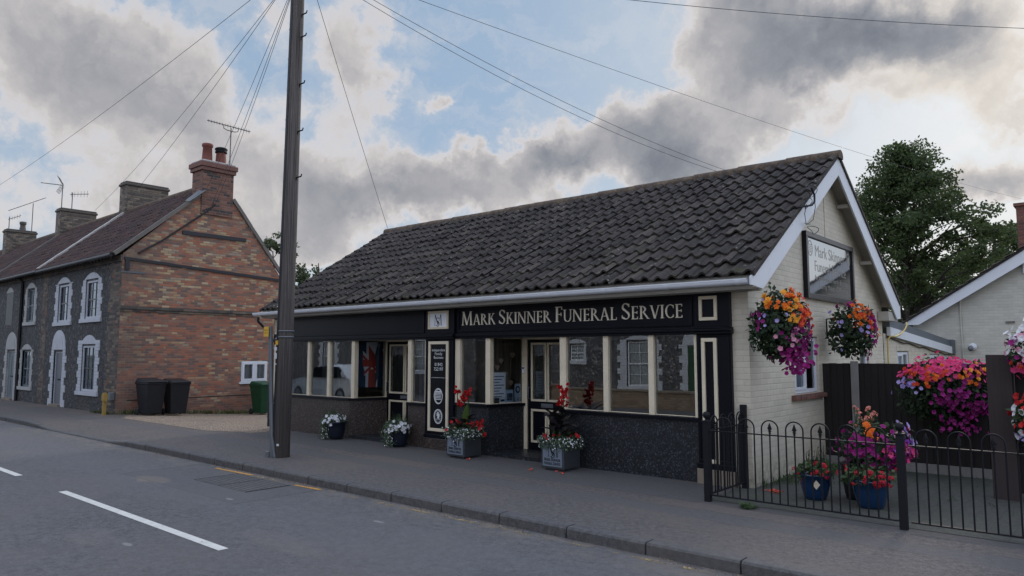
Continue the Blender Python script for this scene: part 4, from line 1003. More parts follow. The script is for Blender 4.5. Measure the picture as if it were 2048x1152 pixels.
notice('square pale blue poster in the window between two notices', .31, .48, .88, 1.11, M['paper_blue'], L2)
notice('blue badge poster with EAS lettering beside the right door frame', .51, .66, .87, 1.21, M['paper_blue'], L3)
notice('small white card at the bottom left of the notices', .16, .295, .88, .97, M['paper'], L4)
b = MB(); n_ = 12
b.lathe(-10.28, 9.62, [(.0, .80), (.07, .80), (.09, .9), (.06, 1.0), (.04, 1.06), (.05, 1.12), (.0, 1.16)], 12); tag(b.build('window_ornament', simple('amber_glaze', (.5, .28, .08), .4)), 'small amber ornament on the sill right of the left shop door', 'ornament')
b = MB(); b.box(-10.45, -10.12, 9.5, 9.74, .05, .80); tag(b.build('display_plinth', M['room_floor'], None, .01), 'plain brown display plinth under the amber ornament', 'plinth')
# ------------------------------------------------------------------ sign on the gable
gs = thing('gable_sign', 'large glossy black framed signboard with pale lettering on the gable wall', 'sign', (XG, 12.6, 2.62))
gs2 = lambda u, v, d: (XG + d, u, v)
b = MB(); rect(b, 11.45, 13.78, 2.68, 3.60, gs2, .015, .045); b.build('board', M['signboard'], gs)
b = MB(); frame(b, 11.37, 13.86, 2.61, 3.67, .085, gs2, .005, .075); b.build('frame', M['navy_panel'], gs, .006)
for body_, uc_, v_, h_, w_ in (('Mark Skinner', 12.62, 3.31, .27, 1.55), ('Funeral Service', 12.62, 3.07, .25, 1.62), ('An Independent Family Business', 12.66, 2.93, .12, 1.75), ('Caring Makes a Difference', 12.75, 2.80, .12, 1.5), ('www.markskinnerfuneralservice.co.uk', 13.05, 2.715, .06, 1.3)):
    b = MB(); sans(body_, uc_, v_, h_, b, gs2, .0462, width=w_); b.build('lettering', M['faded_gold'], gs)
b = MB(); ring(11.62, 3.42, .11, .13, .022, b, gs2, .045, .0463)
for i in range(5): rect(b, 11.56, 11.68, 3.35 + i * .03, 3.365 + i * .03, gs2, .045, .0464)
b.build('emblem', M['faded_gold'], gs)
b = MB(); ring(13.62, 3.42, .10, .12, .018, b, gs2, .045, .0463); disc(13.62, 3.42, .05, .06, b, gs2, .045, .0464, n=10); b.build('emblem', M['faded_gold'], gs)
# cut cable and hook on the bargeboard
cb = thing('cable_hook', 'black iron hook with loops of loose cable on the bargeboard', 'cable', (-3.57, 11.2, 3.9))
b = MB(); hx = -3.56
def hp(y, z, o=0): return (hx + o, (y - 11.7) * .72 + 10.75, (z - 3.95) * .72 + 3.92)
b.tube([hp(11.28, 3.86), hp(11.45, 3.90, .05), hp(11.72, 3.96, .08), hp(11.86, 4.05, .09), hp(11.92, 4.20, .08), hp(11.90, 4.30, .06), hp(11.86, 4.36, .05)], .016, 6); b.build('hook', M['iron'], cb)
b = MB()
def loop(cy, cz, ry, rz, a0, a1, tilt=0, o=.05, n=22):
    return [hp(cy + ry * math.cos(a) + tilt * math.sin(a), cz + rz * math.sin(a), o + .03 * math.sin(a * 2)) for a in [math.radians(a0 + (a1 - a0) * i / n) for i in range(n + 1)]]
b.tube(loop(11.85, 4.28, .28, .13, -40, 300, .06), .005, 5); b.tube(loop(11.55, 3.98, .2, .13, 20, 380, .1), .005, 5)
b.tube([hp(12.0, 4.3, .05), hp(12.12, 4.0, .04), hp(12.05, 3.72, .02), hp(11.8, 3.6, 0), hp(11.55, 3.58, .0)], .005, 5); b.tube(loop(12.05, 3.5, .28, .08, 150, 500, .02, .01), .005, 5)
b.tube([hp(11.5, 3.95, .06), hp(11.45, 3.75, .04), hp(11.6, 3.55, .02), hp(11.85, 3.6, .02)], .005, 5)
b.build('loose_cable', M['cable'], cb)
# ------------------------------------------------------------------ flat-roofed annex
an = thing('flat_roof_annex', 'low cream brick annex with white fascia and grey flat roof edge', 'annex', (-5.5, 19.4, 0))
dz = lambda y: -.056 * (y - 16.2)
b = MB(); wall_cells(b, 15.95, 23.0, -.3, 1.88, [(17.0, 18.05, .9, 1.80), (20.2, 21.3, .9, 1.74), (22.0, 22.7, .9, 1.72)], gf, .08)
b.add([gf(15.95, 1.88, 0), gf(23.0, 1.88, 0), gf(23.0, 2.16 + dz(23.0), 0), gf(15.95, 2.16, 0)], [(0,1,2,3)]); b.build('wall', M['cream'], an)
b = MB(); fa = lambda u, v, d: (XG + d, u, v + dz(u))
b.prism([(16.15, 2.11), (22.6, 2.11), (22.6, 2.29), (16.15, 2.29)], fa, .02, .09); b.build('fascia', M['barge'], an)
b = MB(); b.prism([(16.28, 2.292), (22.6, 2.292), (22.6, 2.47), (16.28, 2.47)], fa, -.1, .05); b.prism([(22.605, 2.10), (23.05, 2.10), (23.05, 2.49), (22.605, 2.49)], fa, -.3, .12)
b.add([fa(16.1, 2.40, -.1), fa(23, 2.40, -.1), fa(23, 2.40, -6), fa(16.1, 2.40, -6)], [(0,1,2,3)]); b.build('roof_edge', M['lead'], an)
b = MB(); b.tube([fa(16.1, 2.085, .03)] + [fa(16.5 + i * .5, 2.08 - .018 * (i % 3), .03) for i in range(13)], .012, 5); b.build('cable', M['cable'], an)
for a, c, t_ in ((17.0, 18.05, 1.80), (20.2, 21.3, 1.74), (22.0, 22.7, 1.72)):
    upvc(an, a + .02, c - .02, .92, t_ - .02, gf, -.02, (a + c) / 2)
    b = MB(); rect(b, a - .05, c + .05, t_ + .02, t_ + .14, gf, 0, .006); b.build('lintel', M['cream'], an)
yc = thing('yellow_hose', 'yellow hose hanging over the annex fascia and down the wall corner', 'hose', (XG + .1, 16.2, .3))
b = MB(); b.tube([(XG + .13, 17.35, 2.42), (XG + .15, 17.3, 2.36), (XG + .15, 17.1, 2.26), (XG + .14, 16.8, 2.16), (XG + .12, 16.4, 2.1), (XG + .1, 16.08, 2.10), (XG + .06, 16.02, 2.02), (XG + .05, 16.02, 1.2), (XG + .05, 16.02, .1)], .016, 6); b.build('hose', simple('yellow_hose_rubber', (.52, .38, .10), .6), yc)
# ------------------------------------------------------------------ neighbouring house on the right
XR = -1.55
nh = thing('neighbour_house', 'pale painted house with broad white bargeboard behind the annex', 'house', (XR, 26, 0))
HY = 22.9; hf = on_front(HY); sl2 = .644
XR = -1.55
def hz_(x): return 2.58 + sl2 * (x + 4.94)
b = MB(); b.add([hf(-4.75, -.3, 0), hf(1.5, -.3, 0), hf(1.5, hz_(-4.6), 0), hf(XR, hz_(XR) - .05, 0), hf(-4.75, hz_(-4.75) - .05, 0)], [(0,1,2,3,4)]); b.quad((-4.75, HY, -.3), (-4.75, HY, 2.6), (-4.75, 30, 2.6), (-4.75, 30, -.3)); b.build('wall', M['cream_far'], nh)
b = MB(); HB = HY - .25
b.prism([(-4.96, 2.55), (-4.55, 2.55), (XR, hz_(XR) - .36), (XR, hz_(XR) - .03), (-4.96, hz_(-4.96))], on_front(HB), -.03, 0)
b.prism([(XR + .002, hz_(XR) - .36), (2 * XR + 4.55, 2.55), (2 * XR + 4.96, 2.55), (2 * XR + 4.96, hz_(-4.96)), (XR + .002, hz_(XR) - .03)], on_front(HB), -.03, 0); b.build('bargeboard', M['white_upvc'], nh)
b = MB()
for sg in (1, -1):
    f = (lambda x: x) if sg > 0 else (lambda x: 2 * XR - x)
    tiled_slope(b, (f(-5.02), HB - .06 if sg < 0 else 30, hz_(-5.02) + .02), (0, sg * -1, 0), (sg * 1, 0, sl2), (sg * -sl2, 0, 1), 30 - HB + .06, math.hypot(XR + 5.02, (XR + 5.02) * sl2), .3, 12, .03, .04)
    q = [(f(-5.0), HB - .03, hz_(-5.0)), (f(XR), HB - .03, hz_(XR)), (f(XR), 30, hz_(XR)), (f(-5.0), 30, hz_(-5.0))]; b.quad(*q)
    q = [(f(-5.0), HB - .032, hz_(-5.0) - .01), (f(XR), HB - .032, hz_(XR) - .02), (f(XR), HB - .034, hz_(XR) + .06), (f(-5.0), HB - .034, hz_(-5.0) + .06)]; b.quad(*(q if sg > 0 else q[::-1]))
rf2 = b.build('roof', M['tile'], nh); sharp_lip(rf2)
b = MB(); b.box(-2.22, -1.0, 23.4, 24.4, 3.6, 5.72); b.box(-2.27, -.95, 23.35, 24.45, 5.722, 5.80); b.build('chimney', M['far_chimney'], rf2)
b = MB(); b.tube([(-3.56, HY - .03, 3.2), (-3.56, HY - .03, 2.3), (-3.54, HY - .03, 1.2)], .022, 6); b.build('conduit', M['cream_far'], nh)
b = MB(); b.box(-2.1, -1.75, HY - .1, HY + .01, 3.84, 4.1); b.build('alarm_box', M['white_upvc'], nh, .01)
b = MB(); b.box(-2.55, -2.35, HY - .03, HY, 2.55, 2.60); b.build('wall_vent', M['mortar'], nh)
slt = thing('security_light', 'small grey twin-headed security light on the neighbouring gable wall', 'lamp', (-3.32, HY, 1.9))
b = MB(); b.lathe(0, 0, [(.0, 0), (.10, 0), (.10, .03), (.0, .03)], 14); b.v = [(-3.32 + x, HY - z, 1.93 + y) for x, y, z in b.v]; b.build('base', M['white_upvc'], slt)
b = MB(); b.lathe(0, 0, [(.0, 0), (.04, 0), (.075, .10), (.07, .12), (.0, .12)], 12); b.v = [(-3.36 + x * .9, HY - .03 - z, 1.93 + y - z * .4) for x, y, z in b.v]; b.build('lamp_head', M['galv'], slt)

# ------------------------------------------------------------------ flint terrace on the left
HF = 8.30; tf = on_front(HF); EZ = 4.66; RY, RZ_ = 10.95, 7.15; BY, BZ = 13.48, 4.36
def tz(y): return EZ + (RZ_ - EZ) * (y - 8.12) / (RY - 8.12) if y < RY else RZ_ + (BZ - RZ_) * (y - RY) / (BY - RY)
def quoined(mb, u0, u1, v0, v1, wide, narrow, bh, fn, d, top=None, botw=.12, m=0):
    """stepped block surround left and right of an opening, a sill course below"""
    z = v0; i = 0
    while z < v1 - .01:
        z1 = min(z + bh, v1); w = wide if i % 2 == 0 else narrow; e = rnd.uniform(-.0015, .0015)
        for k in range(2):
            ze0, ze1 = z + (z1 - z) * k / 2 + (.004 if k == 0 else .003), z + (z1 - z) * (k + 1) / 2 - .003
            rect(mb, u0 - w, u0, ze0, ze1, fn, -.1, d + e); rect(mb, u1, u1 + w, ze0, ze1, fn, -.1, d + e)
        z = z1; i += 1
    rect(mb, u0 - wide - .02, u1 + wide + .02, v0 - botw, v0 - .002, fn, -.1, d + .03)
def seg_arch(mb, u0, u1, v, rise, thick, fn, d, n=10, fill=True):
    uc = (u0 + u1) / 2; h = (u1 - u0) / 2
    f = lambda u: v + rise * max(0.0, 1 - ((u - uc) / h) ** 2) ** (.5 if rise > h * .7 else 1)
    for i in range(n):
        a, c = u0 + (u1 - u0) * i / n, u0 + (u1 - u0) * (i + 1) / n
        lo0, lo1 = (f(a) - thick, f(c) - thick) if not fill else (v, v)
        p = [(a, lo0), (c, lo1), (c, max(f(c), lo1 + .002)), (a, max(f(a), lo0 + .002))]
        mb.prism(p, fn, -.1, d + .0006 * (i % 2))
def sash(parent, u0, u1, v0, v1, fn, m, nx=3, ny=2, blind='curtain', dep=.05):
    b = MB(); D = -dep; frame(b, u0, u1, v0, v1, .05, fn, D - .04, D, 0, .07)
    vm = (v0 + v1) / 2; rect(b, u0 + .05, u1 - .05, vm - .025, vm + .025, fn, D - .04, D + .004)
    for i in range(1, nx): 
        u = u0 + .05 + (u1 - u0 - .1) * i / nx
        rect(b, u - .011, u + .011, v0 + .07, vm - .025, fn, D - .02, D - .004); rect(b, u - .011, u + .011, vm + .025, v1 - .05, fn, D - .02, D - .004)
    for z0, z1 in ((v0 + .07, vm - .025), (vm + .025, v1 - .05)):
        for j in range(1, ny):
            z = z0 + (z1 - z0) * j / ny; rect(b, u0 + .05, u1 - .05, z - .011, z + .011, fn, D - .02, D - .0055)
    o = b.build('window', m, parent)
    g = MB(); g.quad(fn(u0 + .04, v0 + .05, D - .022), fn(u1 - .04, v0 + .05, D - .022), fn(u1 - .04, v1 - .04, D - .022), fn(u0 + .04, v1 - .04, D - .022)); g.build('pane', M['house_glass'], o)
    if blind:
        g = MB(); n = 16
        for i in range(n):
            a, c = u0 - .35 + (u1 - u0 + .4) * i / n, u0 - .35 + (u1 - u0 + .4) * (i + 1) / n
            g.quad(fn(a, v0, D - .06 - .012 * (i % 2)), fn(c, v0, D - .06 - .012 * ((i + 1) % 2)), fn(c, v1, D - .06 - .012 * ((i + 1) % 2)), fn(a, v1, D - .06 - .012 * (i % 2)))
        g.build('curtain', M[blind], o)
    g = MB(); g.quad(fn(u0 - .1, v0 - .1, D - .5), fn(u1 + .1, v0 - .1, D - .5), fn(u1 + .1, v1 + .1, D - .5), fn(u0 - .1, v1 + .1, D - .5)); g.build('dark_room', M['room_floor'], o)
    return o
def front_door(parent, u0, u1, z1, fn, m, arch_h, wm, panels=True):
    b = MB(); D = -.06; rect(b, u0 + .05, u1 - .05, .06, z1 - .05, fn, D - .05, D)
    if panels:
        for (a, c) in ((.10, .42), (.58, .90)):
            for z0, zz1 in ((.2, .75), (.95, z1 - .2)):
                w = u1 - u0 - .1; rect(b, u0 + .05 + w * a, u0 + .05 + w * c, z0, zz1, fn, D - .02, D + .012)
    d_ = b.build('door', m, parent, .004)
    b = MB(); rect(b, (u0 + u1) / 2 - .12, (u0 + u1) / 2 + .12, .86, .91, fn, D, D + .02); b.build('letterbox', M['iron'], d_)
    b = MB(); frame(b, u0, u1, .0, z1, .05, fn, D - .06, D + .02, 0, .05); b.build('door_frame', wm, d_)
    b = MB(); rect(b, u0 - .02, u1 + .02, -.03, .07, fn, -.25, .10); b.build('doorstep', M['stone'], d_)
    return d_
HOUSES = [(-29.0, -22.3), (-35.6, -29.0), (-42.6, -35.6), (-50.0, -42.6)]
HLAB = ['flint end cottage with white-edged windows and a red brick gable', 'flint terraced cottage next to the end one, with blocked window and downpipe',
        'terraced cottage third from the brick gable end', 'farthest terraced cottage at the left edge']
CH = ['stack', (.44, 1.55), (.5, 1.5), (.5, 1.5)]
for hi, (x0, x1) in enumerate(HOUSES):
    h = thing('terraced_cottage', HLAB[hi], 'house', ((x0 + x1) / 2, 10.8, 0), 'flint cottages of the terrace')
    e = x1 - .006 if hi else x1
    # openings for this house
    if hi == 0: W_ = [(-25.10, -24.05, 2.84, 4.04, 1), (-27.62, -26.62, 2.80, 4.06, 1), (-25.15, -24.03, .58, 2.0, 1)]; Ds = [(-27.75, -26.87, 1.82)]
    elif hi == 1: W_ = [(-31.0, -30.15, 2.9, 4.1, 0), (-31.2, -30.2, .55, 1.85, 0)]; Ds = [(-33.1, -32.1, 1.85)]
    else: W_ = [(x1 - 2.2, x1 - 1.2, 2.9, 4.1, 0), (x1 - 2.2, x1 - 1.2, .55, 1.85, 0), (x1 - 5.2, x1 - 4.2, 2.9, 4.1, 0)]; Ds = [(x1 - 4.6, x1 - 3.7, 1.85)]
    b = MB(); holes = [w[:4] for w in W_] + [(d_[0], d_[1], -.3, d_[2]) for d_ in Ds]
    wall_cells(b, x0, e, -.3, EZ - .02, holes, tf, .07)
    if hi:
        b.build('front_wall', M['flint'], h); b = MB(); b.quad((x1, 13.4, -.3), (x0, 13.4, -.3), (x0, 13.4, 4.4), (x1, 13.4, 4.4)); b.build('rear_wall', M['flint'], h)
    else: b.build('front_wall', M['flint'], h)
    wm = M['white_masonry'] if hi == 0 else M['cream_masonry']
    for (a, c, z0, z1, f_) in W_:
        sb = MB(); tall = z1 > 2.5
        quoined(sb, a, c, z0, z1 + .04, .34 if f_ else .28, .24 if f_ else .2, .21, tf, .02)
        if f_: seg_arch(sb, a - .13, c + .13, z1 + .045, .20 if tall else .28, 0, tf, .022); 
        else: seg_arch(sb, a - .10, c + .10, z1 + .045, .20, 0, tf, .022)
        if f_ and not tall: rect(sb, a - .33, c + .33, z1 + .042, z1 + .16, tf, -.1, .019)
        o = sash(h, a + (.02), c - (.02), z0, z1, tf, M['dark_frame'] if f_ else M['teal_frame'], 3 if f_ else 2, 2)
        sb.build('surround', wm, o)
        if f_:
            fb_ = MB(); frame(fb_, a - .001, c + .001, z0 - .001, z1 + .001, .07, tf, -.1, -.02); fb_.build('outer_frame', M['white_masonry'], o)
    for (a, c, z1) in Ds:
        d_ = front_door(h, a, c, z1, tf, M['grey_door'] if hi == 0 else M['teal_frame'], .5, wm, hi > 0)
        sb = MB(); quoined(sb, a, c, 0, z1 + .05, .36, .22, .24, tf, .02)
        seg_arch(sb, a - .22, c + .22, z1 + .055, .66, 0, tf, .022, 16)
        sb.build('surround', wm, d_)
        sb = MB(); uc = (a + c) / 2; w = (c - a) / 2
        for q_ in range(6): rect(sb, uc - w * math.sqrt(max(0.05, 1 - (q_ / 6.2) ** 2)), uc + w * math.sqrt(max(.05, 1 - (q_ / 6.2) ** 2)), z1 + .06 + q_ * .075, z1 + .13 + q_ * .075, tf, 0, .03)
        sb.build('tympanum', wm, d_)
    if hi == 1:      # blocked window under a white arch
        sb = MB(); rect(sb, -33.6, -32.75, 2.85, 4.12, tf, -.05, .006); bw_ = sb.build('blocked_window', M['black_pipe'], h)
        sb = MB(); seg_arch(sb, -33.65, -32.7, 4.125, .2, 0, tf, .02); sb.build('arch', wm, bw_)
        sb = MB(); sb.tube([(-31.55, HF - .05, -.02), (-31.55, HF - .05, 4.45), (-31.55, HF - .2, 4.58)], .05, 10); sb.build('downpipe', M['black_pipe'], h)
    # brick lacing strips
    b = MB()
    rect(b, x0 + .0, x0 + .26, -.3, EZ - .2, tf, 0, .004); rect(b, e - .26 if hi else e - .75, e, -.3, EZ - .2, tf, 0, .004)
    if hi == 0:
        for i in range(16): rect(b, e - .75 - (.18 if i % 2 else .05), e - .745, -.2 + i * .29, -.2 + i * .29 + .285, tf, 0, .0035)
    rect(b, x0, e, EZ - .2, EZ - .02, tf, 0, .05)
    for i in range(int((x1 - x0) / .26)): rect(b, x0 + i * .26, x0 + i * .26 + .12, EZ - .10, EZ - .03, tf, .05, .10)
    b.build('brick_dressing', M['quoin_brick'], h)
    # roof
    b = MB(); u_ = Vector((0, RY - 8.05, tz(RY) - tz(8.05))); n_ = Vector((0, -u_.z, u_.y))
    tiled_slope(b, (x0 + (.0 if hi < 3 else 0), 8.05, tz(8.05) + .03), (1, 0, 0), u_, n_, x1 - x0 - (.10 if hi == 0 else .02), u_.length, .23, 13, .075, .012, jit=.010)
    b.quad((x0, 8.06, tz(8.06)), (x1 - .02, 8.06, tz(8.06)), (x1 - .02, RY, tz(RY)), (x0, RY, tz(RY))); b.quad((x1 - .02, BY + .1, tz(BY) - .1), (x0, BY + .1, tz(BY) - .1), (x0, RY, tz(RY) + .08), (x1 - .02, RY, tz(RY) + .08))
    rf_ = b.build('roof', M['pantile'], h); sharp_lip(rf_)
    b = MB(); b.tube([(x0, RY, RZ_ + .05), (x1 - .3 if hi == 0 else x1, RY, RZ_ + .05)], .12, 8); b.build('ridge_capping', M['ridge'], rf_)
    b = MB(); b.tube([(x0, 8.0, EZ - .06), (x1 - .05, 8.0, EZ - .04)], .062, 8); b.build('gutter', M['black_pipe'], h)
    if hi > 0:      # pale mortar verge where the roofs step
        b = MB(); n = 10
        for i in range(n):
            a, c = 8.05 + (RY - 8.05) * i / n, 8.05 + (RY - 8.05) * (i + 1) / n
            b.bar((x1 - .08, a, tz(a) + .10 + rnd.uniform(-.01, .01)), (x1 - .08, c, tz(c) + .10 + rnd.uniform(-.01, .01)), (.24 if hi == 1 else .14) + rnd.uniform(-.03, .03), .12)
        b.build('mortar_verge', M['pale_mortar'] if hi == 1 else M['mortar'], rf_)
        cx0 = x1 - .2; y0, y1, top = ((10.75, 12.35, 8.20), (10.55, 12.0, 8.02), (10.3, 11.6, 7.85))[hi - 1]
        b = MB(); b.box(cx0 - .28, cx0 + .30, y0, y1, 5.6, top); ck = b.build('chimney', M['old_chimney'], rf_)
        b = MB(); b.box(cx0 - .33, cx0 + .35, y0 - .05, y1 + .05, top + .002, top + .10); b.box(cx0 - .29, cx0 + .31, y0 - .01, y1 + .01, top + .102, top + .17)
        b.build('chimney_cap', M['stonecap'], ck, .03)
        if hi == 3: b = MB(); b.lathe(cx0, y0 + .75, [(.14, top + .17), (.14, top + .3), (.12, top + .34), (.12, top + .48), (.15, top + .5), (.15, top + .62), (.1, top + .64), (.0, top + .64)], 14); b.build('chimney_pot', M['stonecap'], ck)
    if hi == 0:
        # brick gable
        g0 = on_right(-22.3); b = MB()
        wall_cells(b, 8.30, BY, -.5, BZ, [(12.10, 13.05, .80, 1.50)], g0, .06)
        b.add([g0(8.30, BZ, 0), g0(BY, BZ, 0), g0(11.62, 6.75, 0), g0(10.55, 6.82, 0), g0(8.30, EZ + .02, 0)], [(0,1,2,3,4)]); b.build('gable_wall', M['gable_brick'], h)
        u = upvc(h, 12.12, 13.05, .82, 1.49, g0, .02, None, back='curtain')
        b = MB(); rect(b, 12.56, 12.62, .85, 1.46, g0, -.02, .026); frame(b, 12.16, 12.57, .86, 1.45, .06, g0, -.02, .03); frame(b, 12.61, 13.01, .86, 1.45, .06, g0, -.02, .03); b.build('casement', M['white_upvc'], u)
        b = MB(); rect(b, 12.05, 13.1, .755, .815, g0, -.02, .05); b.build('sill', M['white_upvc'], u)
        for (ya, yb, off) in ((8.05, 10.5, 0), (11.62, BY + .06, 0)):
            n = 12; b = MB()
            for i in range(n):
                a, c = ya + (yb - ya) * i / n, ya + (yb - ya) * (i + 1) / n
                f = (lambda y: tz(y)) if ya < 10 else (lambda y: 6.78 + (BZ - 6.78) * (y - 11.62) / (BY + .06 - 11.62))
                b.bar((-22.27, a, f(a) + .05), (-22.27, c, f(c) + .05), .09 + rnd.uniform(-.02, .02), .11)
            b.build('verge_mortar', M['mortar'], h)
        b = MB(); b.quad((-22.44, 10.1, tz(10.1) + .16), (-22.1, 10.1, tz(10.1) + .10), (-22.1, 10.62, tz(10.62) + .08), (-22.44, 10.62, tz(10.62) + .2)); b.build('lead_flashing', M['lead'], h)
        b = MB(); b.box(-22.95, -22.25, 10.55, 11.60, 6.2, 7.62); ck = b.build('chimney', M['red_chimney'], rf_)
        b = MB(); b.box(-23.01, -22.19, 10.49, 11.66, 7.622, 7.74); b.box(-23.05, -22.15, 10.45, 11.70, 7.742, 7.90); b.build('chimney_cap', M['cap_red'], ck, .015)
        b = MB(); b.box(-23.0, -22.2, 10.5, 11.65, 7.902, 7.97); b.build('flaunching', M['pale_mortar'], ck, .05)
        b = MB(); b.lathe(-22.55, 10.82, [(.17, 7.95), (.16, 8.1), (.14, 8.46), (.17, 8.48), (.175, 8.56), (.15, 8.58), (.11, 8.58), (.11, 8.4)], 16); b.build('chimney_pot', M['terracotta'], ck)
        b = MB(); b.lathe(-22.52, 11.27, [(.17, 7.95), (.165, 8.1), (.15, 8.34)], 16); p_ = b.build('chimney_pot', M['terracotta'], ck)
        b = MB(); b.lathe(-22.52, 11.27, [(.15, 8.345), (.19, 8.36), (.19, 8.40), (.16, 8.42), (.20, 8.46), (.20, 8.5), (.16, 8.53), (.0, 8.55)], 16); b.build('cowl', M['iron'], p_)
        b = MB(); rect(b, 10.0, 12.12, 5.46, 5.58, g0, .0, .05); b.build('tie_bar', M['black_pipe'], h)
        b = MB(); rect(b, 8.33, 13.44, 4.50, 4.585, g0, .002, .05); rect(b, 8.36, 8.48, 4.20, 4.498, g0, .002, .06); b.v = [(x, y, z - (.27 * (y - 8.4) / 5 if z > 4.49 and x > -22.35 else 0)) for x, y, z in b.v]; b.build('iron_strap', M['black_pipe'], h)
        b = MB(); rect(b, 8.25, 12.6, 3.05, 3.14, g0, 0, .07); rect(b, 8.28, 12.55, 2.98, 3.048, g0, 0, .035); b.build('string_course', M['quoin_brick'], h)
        b = MB(); rect(b, 8.28, 8.95, 4.12, 4.17, g0, .0, .02); b.build('strap_plate', M['lead'], h)
        b = MB(); b.tube([(-22.25, 11.0, 6.55), (-22.26, 10.75, 6.3), (-22.26, 10.2, 5.85), (-22.26, 9.4, 5.2), (-22.26, 8.7, 4.72)], .028, 6); b.tube([(-22.26, 10.95, 6.62), (-22.26, 10.9, 6.45), (-22.26, 10.6, 6.3)], .02, 5); b.build('service_cable', M['cable'], h)
        b = MB(); rect(b, 8.6, 13.3, .38, .40, g0, .0, .012); b.build('wall_cable', M['cable'], h)
        b = MB(); b.box(-22.58, -22.38, HF - .12, HF - .002, .40, .62); b.build('meter_box', M['galv'], h, .01)
WA, WB, WC, WD = (-39.95, 8.2, 8.62), (-32.6, 10.95, 7.72), (-30.51, 10.95, 7.18), (-25.5, 11.8, 6.6)
WF1, WF2, WG, WH = (-7.62, 18.0, 6.44), (-7.76, 18.0, 6.42), (-3.25, 60.0, 11.56), (-.14, 16.0, 7.42)
# ------------------------------------------------------------------ the far side of the street (seen in the glass)
of = lambda y0: (lambda u, v, d: (-u, y0 + d, v))        # faces +Y; u = -x
oh = thing('opposite_house', 'long flint cottage across the street, seen mirrored in the shop windows', 'house', (-22, -7, 0))
o1 = of(-4.5); b = MB()
OW = [(13.2, 14.3, .55, 2.2), (16.2, 16.9, 1.45, 2.1), (20.5, 21.6, .8, 2.2), (25.0, 26.2, .9, 2.3), (29.0, 30.2, .9, 2.3), (32.5, 33.6, .9, 2.3), (13.3, 14.2, 3.0, 4.1), (20.5, 21.5, 3.0, 4.1), (28.0, 29.0, 3.0, 4.1)]
wall_cells(b, 8.0, 37.0, -.2, 4.9, OW, o1, .15); b.build('wall', M['flint_pale'], oh)
for (a, c, z0, z1) in OW:
    q = MB(); quoined(q, a, c, z0, z1 + .05, *((.08, .08) if a == 16.2 else (.38, .26)), .22, o1, .02, m=0); seg_arch(q, a - .1, c + .1, z1 + .055, .16, 0, o1, .022)
    o = sash(oh, a + .02, c - .02, z0, z1, o1, M['white_upvc'], 2, 2); q.build('surround', M['white_masonry'], o)
b = MB(); rect(b, 10.9, 11.8, 0, 2.0, o1, -.05, .01); d_ = b.build('door', M['green_bin'], oh)
b = MB(); quoined(b, 10.9, 11.8, 0, 2.05, .34, .22, .24, o1, .02); seg_arch(b, 10.7, 12.0, 2.055, .62, 0, o1, .022, 14); b.build('surround', M['white_masonry'], d_)
b = MB(); b.quad((-8, -4.2, 4.7), (-37, -4.2, 4.7), (-37, -8, 7.2), (-8, -8, 7.2)); b.quad((-37, -12, 4.7), (-8, -12, 4.7), (-8, -8, 7.2), (-37, -8, 7.2)); b.build('roof', M['pantile'], oh)
gw = thing('garden_wall', 'low buff brick garden wall across the street, mirrored in the right windows', 'wall', (-14, -1.8, 0))
b = MB(); b.box(-18.6, -10.2, -1.95, -1.75, -.1, .52); b.build('brickwork', M['garden_brick'], gw)
b = MB(); b.box(-18.65, -10.15, -2.0, -1.7, .522, .59); b.build('coping', M['stone'], gw, .01)
car = thing('parked_car', 'pale hatchback parked across the street, mirrored in the left windows', 'car', (-23.3, 1.8, ZR))
prof = [(-2.08, .30), (-2.1, .62), (-1.95, .86), (-1.15, 1.0), (-.45, 1.38), (.3, 1.47), (1.2, 1.42), (1.75, 1.05), (2.02, .95), (2.08, .5), (2.0, .28)]
b = MB(); NS = 8; vs = []
for j in range(NS + 1):
    s = -1 + 2 * j / NS; e = 1 - .06 * abs(s) ** 4
    for x, z in prof:
        tum = .84 if z > 1.1 else (1.0 if z < 1.0 else .95)
        vs.append((-23.3 + x * e, 1.85 + s * .86 * tum, ZR + .3 + (z - .3) * (1 - .05 * abs(s) ** 4)))
k = len(prof); b.add(vs, [(j*k+i, j*k+(i+1) % k, (j+1)*k+(i+1) % k, (j+1)*k+i) for j in range(NS) for i in range(k)], 0, True); b.add(vs[:k], [tuple(range(k))[::-1]]); b.add(vs[-k:], [tuple(range(k))])
b.build('body', gloss('pale_car_paint', (.62, .62, .60), .25, .8, .03), car)
gl_ = gloss('dark_car_glass', (.01, .012, .015), .06, .5, .05)
b = MB()
for s in (-1, 1):
    y = 1.85 + s * .79
    P_ = [(-24.25, .99), (-23.72, 1.33), (-23.0, 1.40), (-22.2, 1.36), (-21.75, 1.02)]
    for i in range(4): b.quad(*[(x, yy, ZR + z) for x, yy, z in ((P_[i][0], y + s * .06, .98), (P_[i+1][0], y + s * .06, .98), (P_[i+1][0], y - s * .03, P_[i+1][1]), (P_[i][0], y - s * .03, P_[i][1]))])
b.build('side_window', gl_, car)
for wx in (-24.65, -21.95):
    for wy in (1.06, 2.64):
        b = MB(); b.lathe(0, 0, [(0, -.1), (.26, -.1), (.31, -.07), (.31, .07), (.26, .1), (0, .1)], 20); b.v = [(wx + x, wy + z, ZR + .31 + y) for x, y, z in b.v]; w_ = b.build('wheel', M['rubber'], car)
        b = MB(); b.lathe(0, 0, [(0, -.108), (.2, -.104), (.2, .104), (0, .108)], 14); b.v = [(wx + x, wy + z, ZR + .31 + y) for x, y, z in b.v]; b.build('rim', M['galv'], w_)

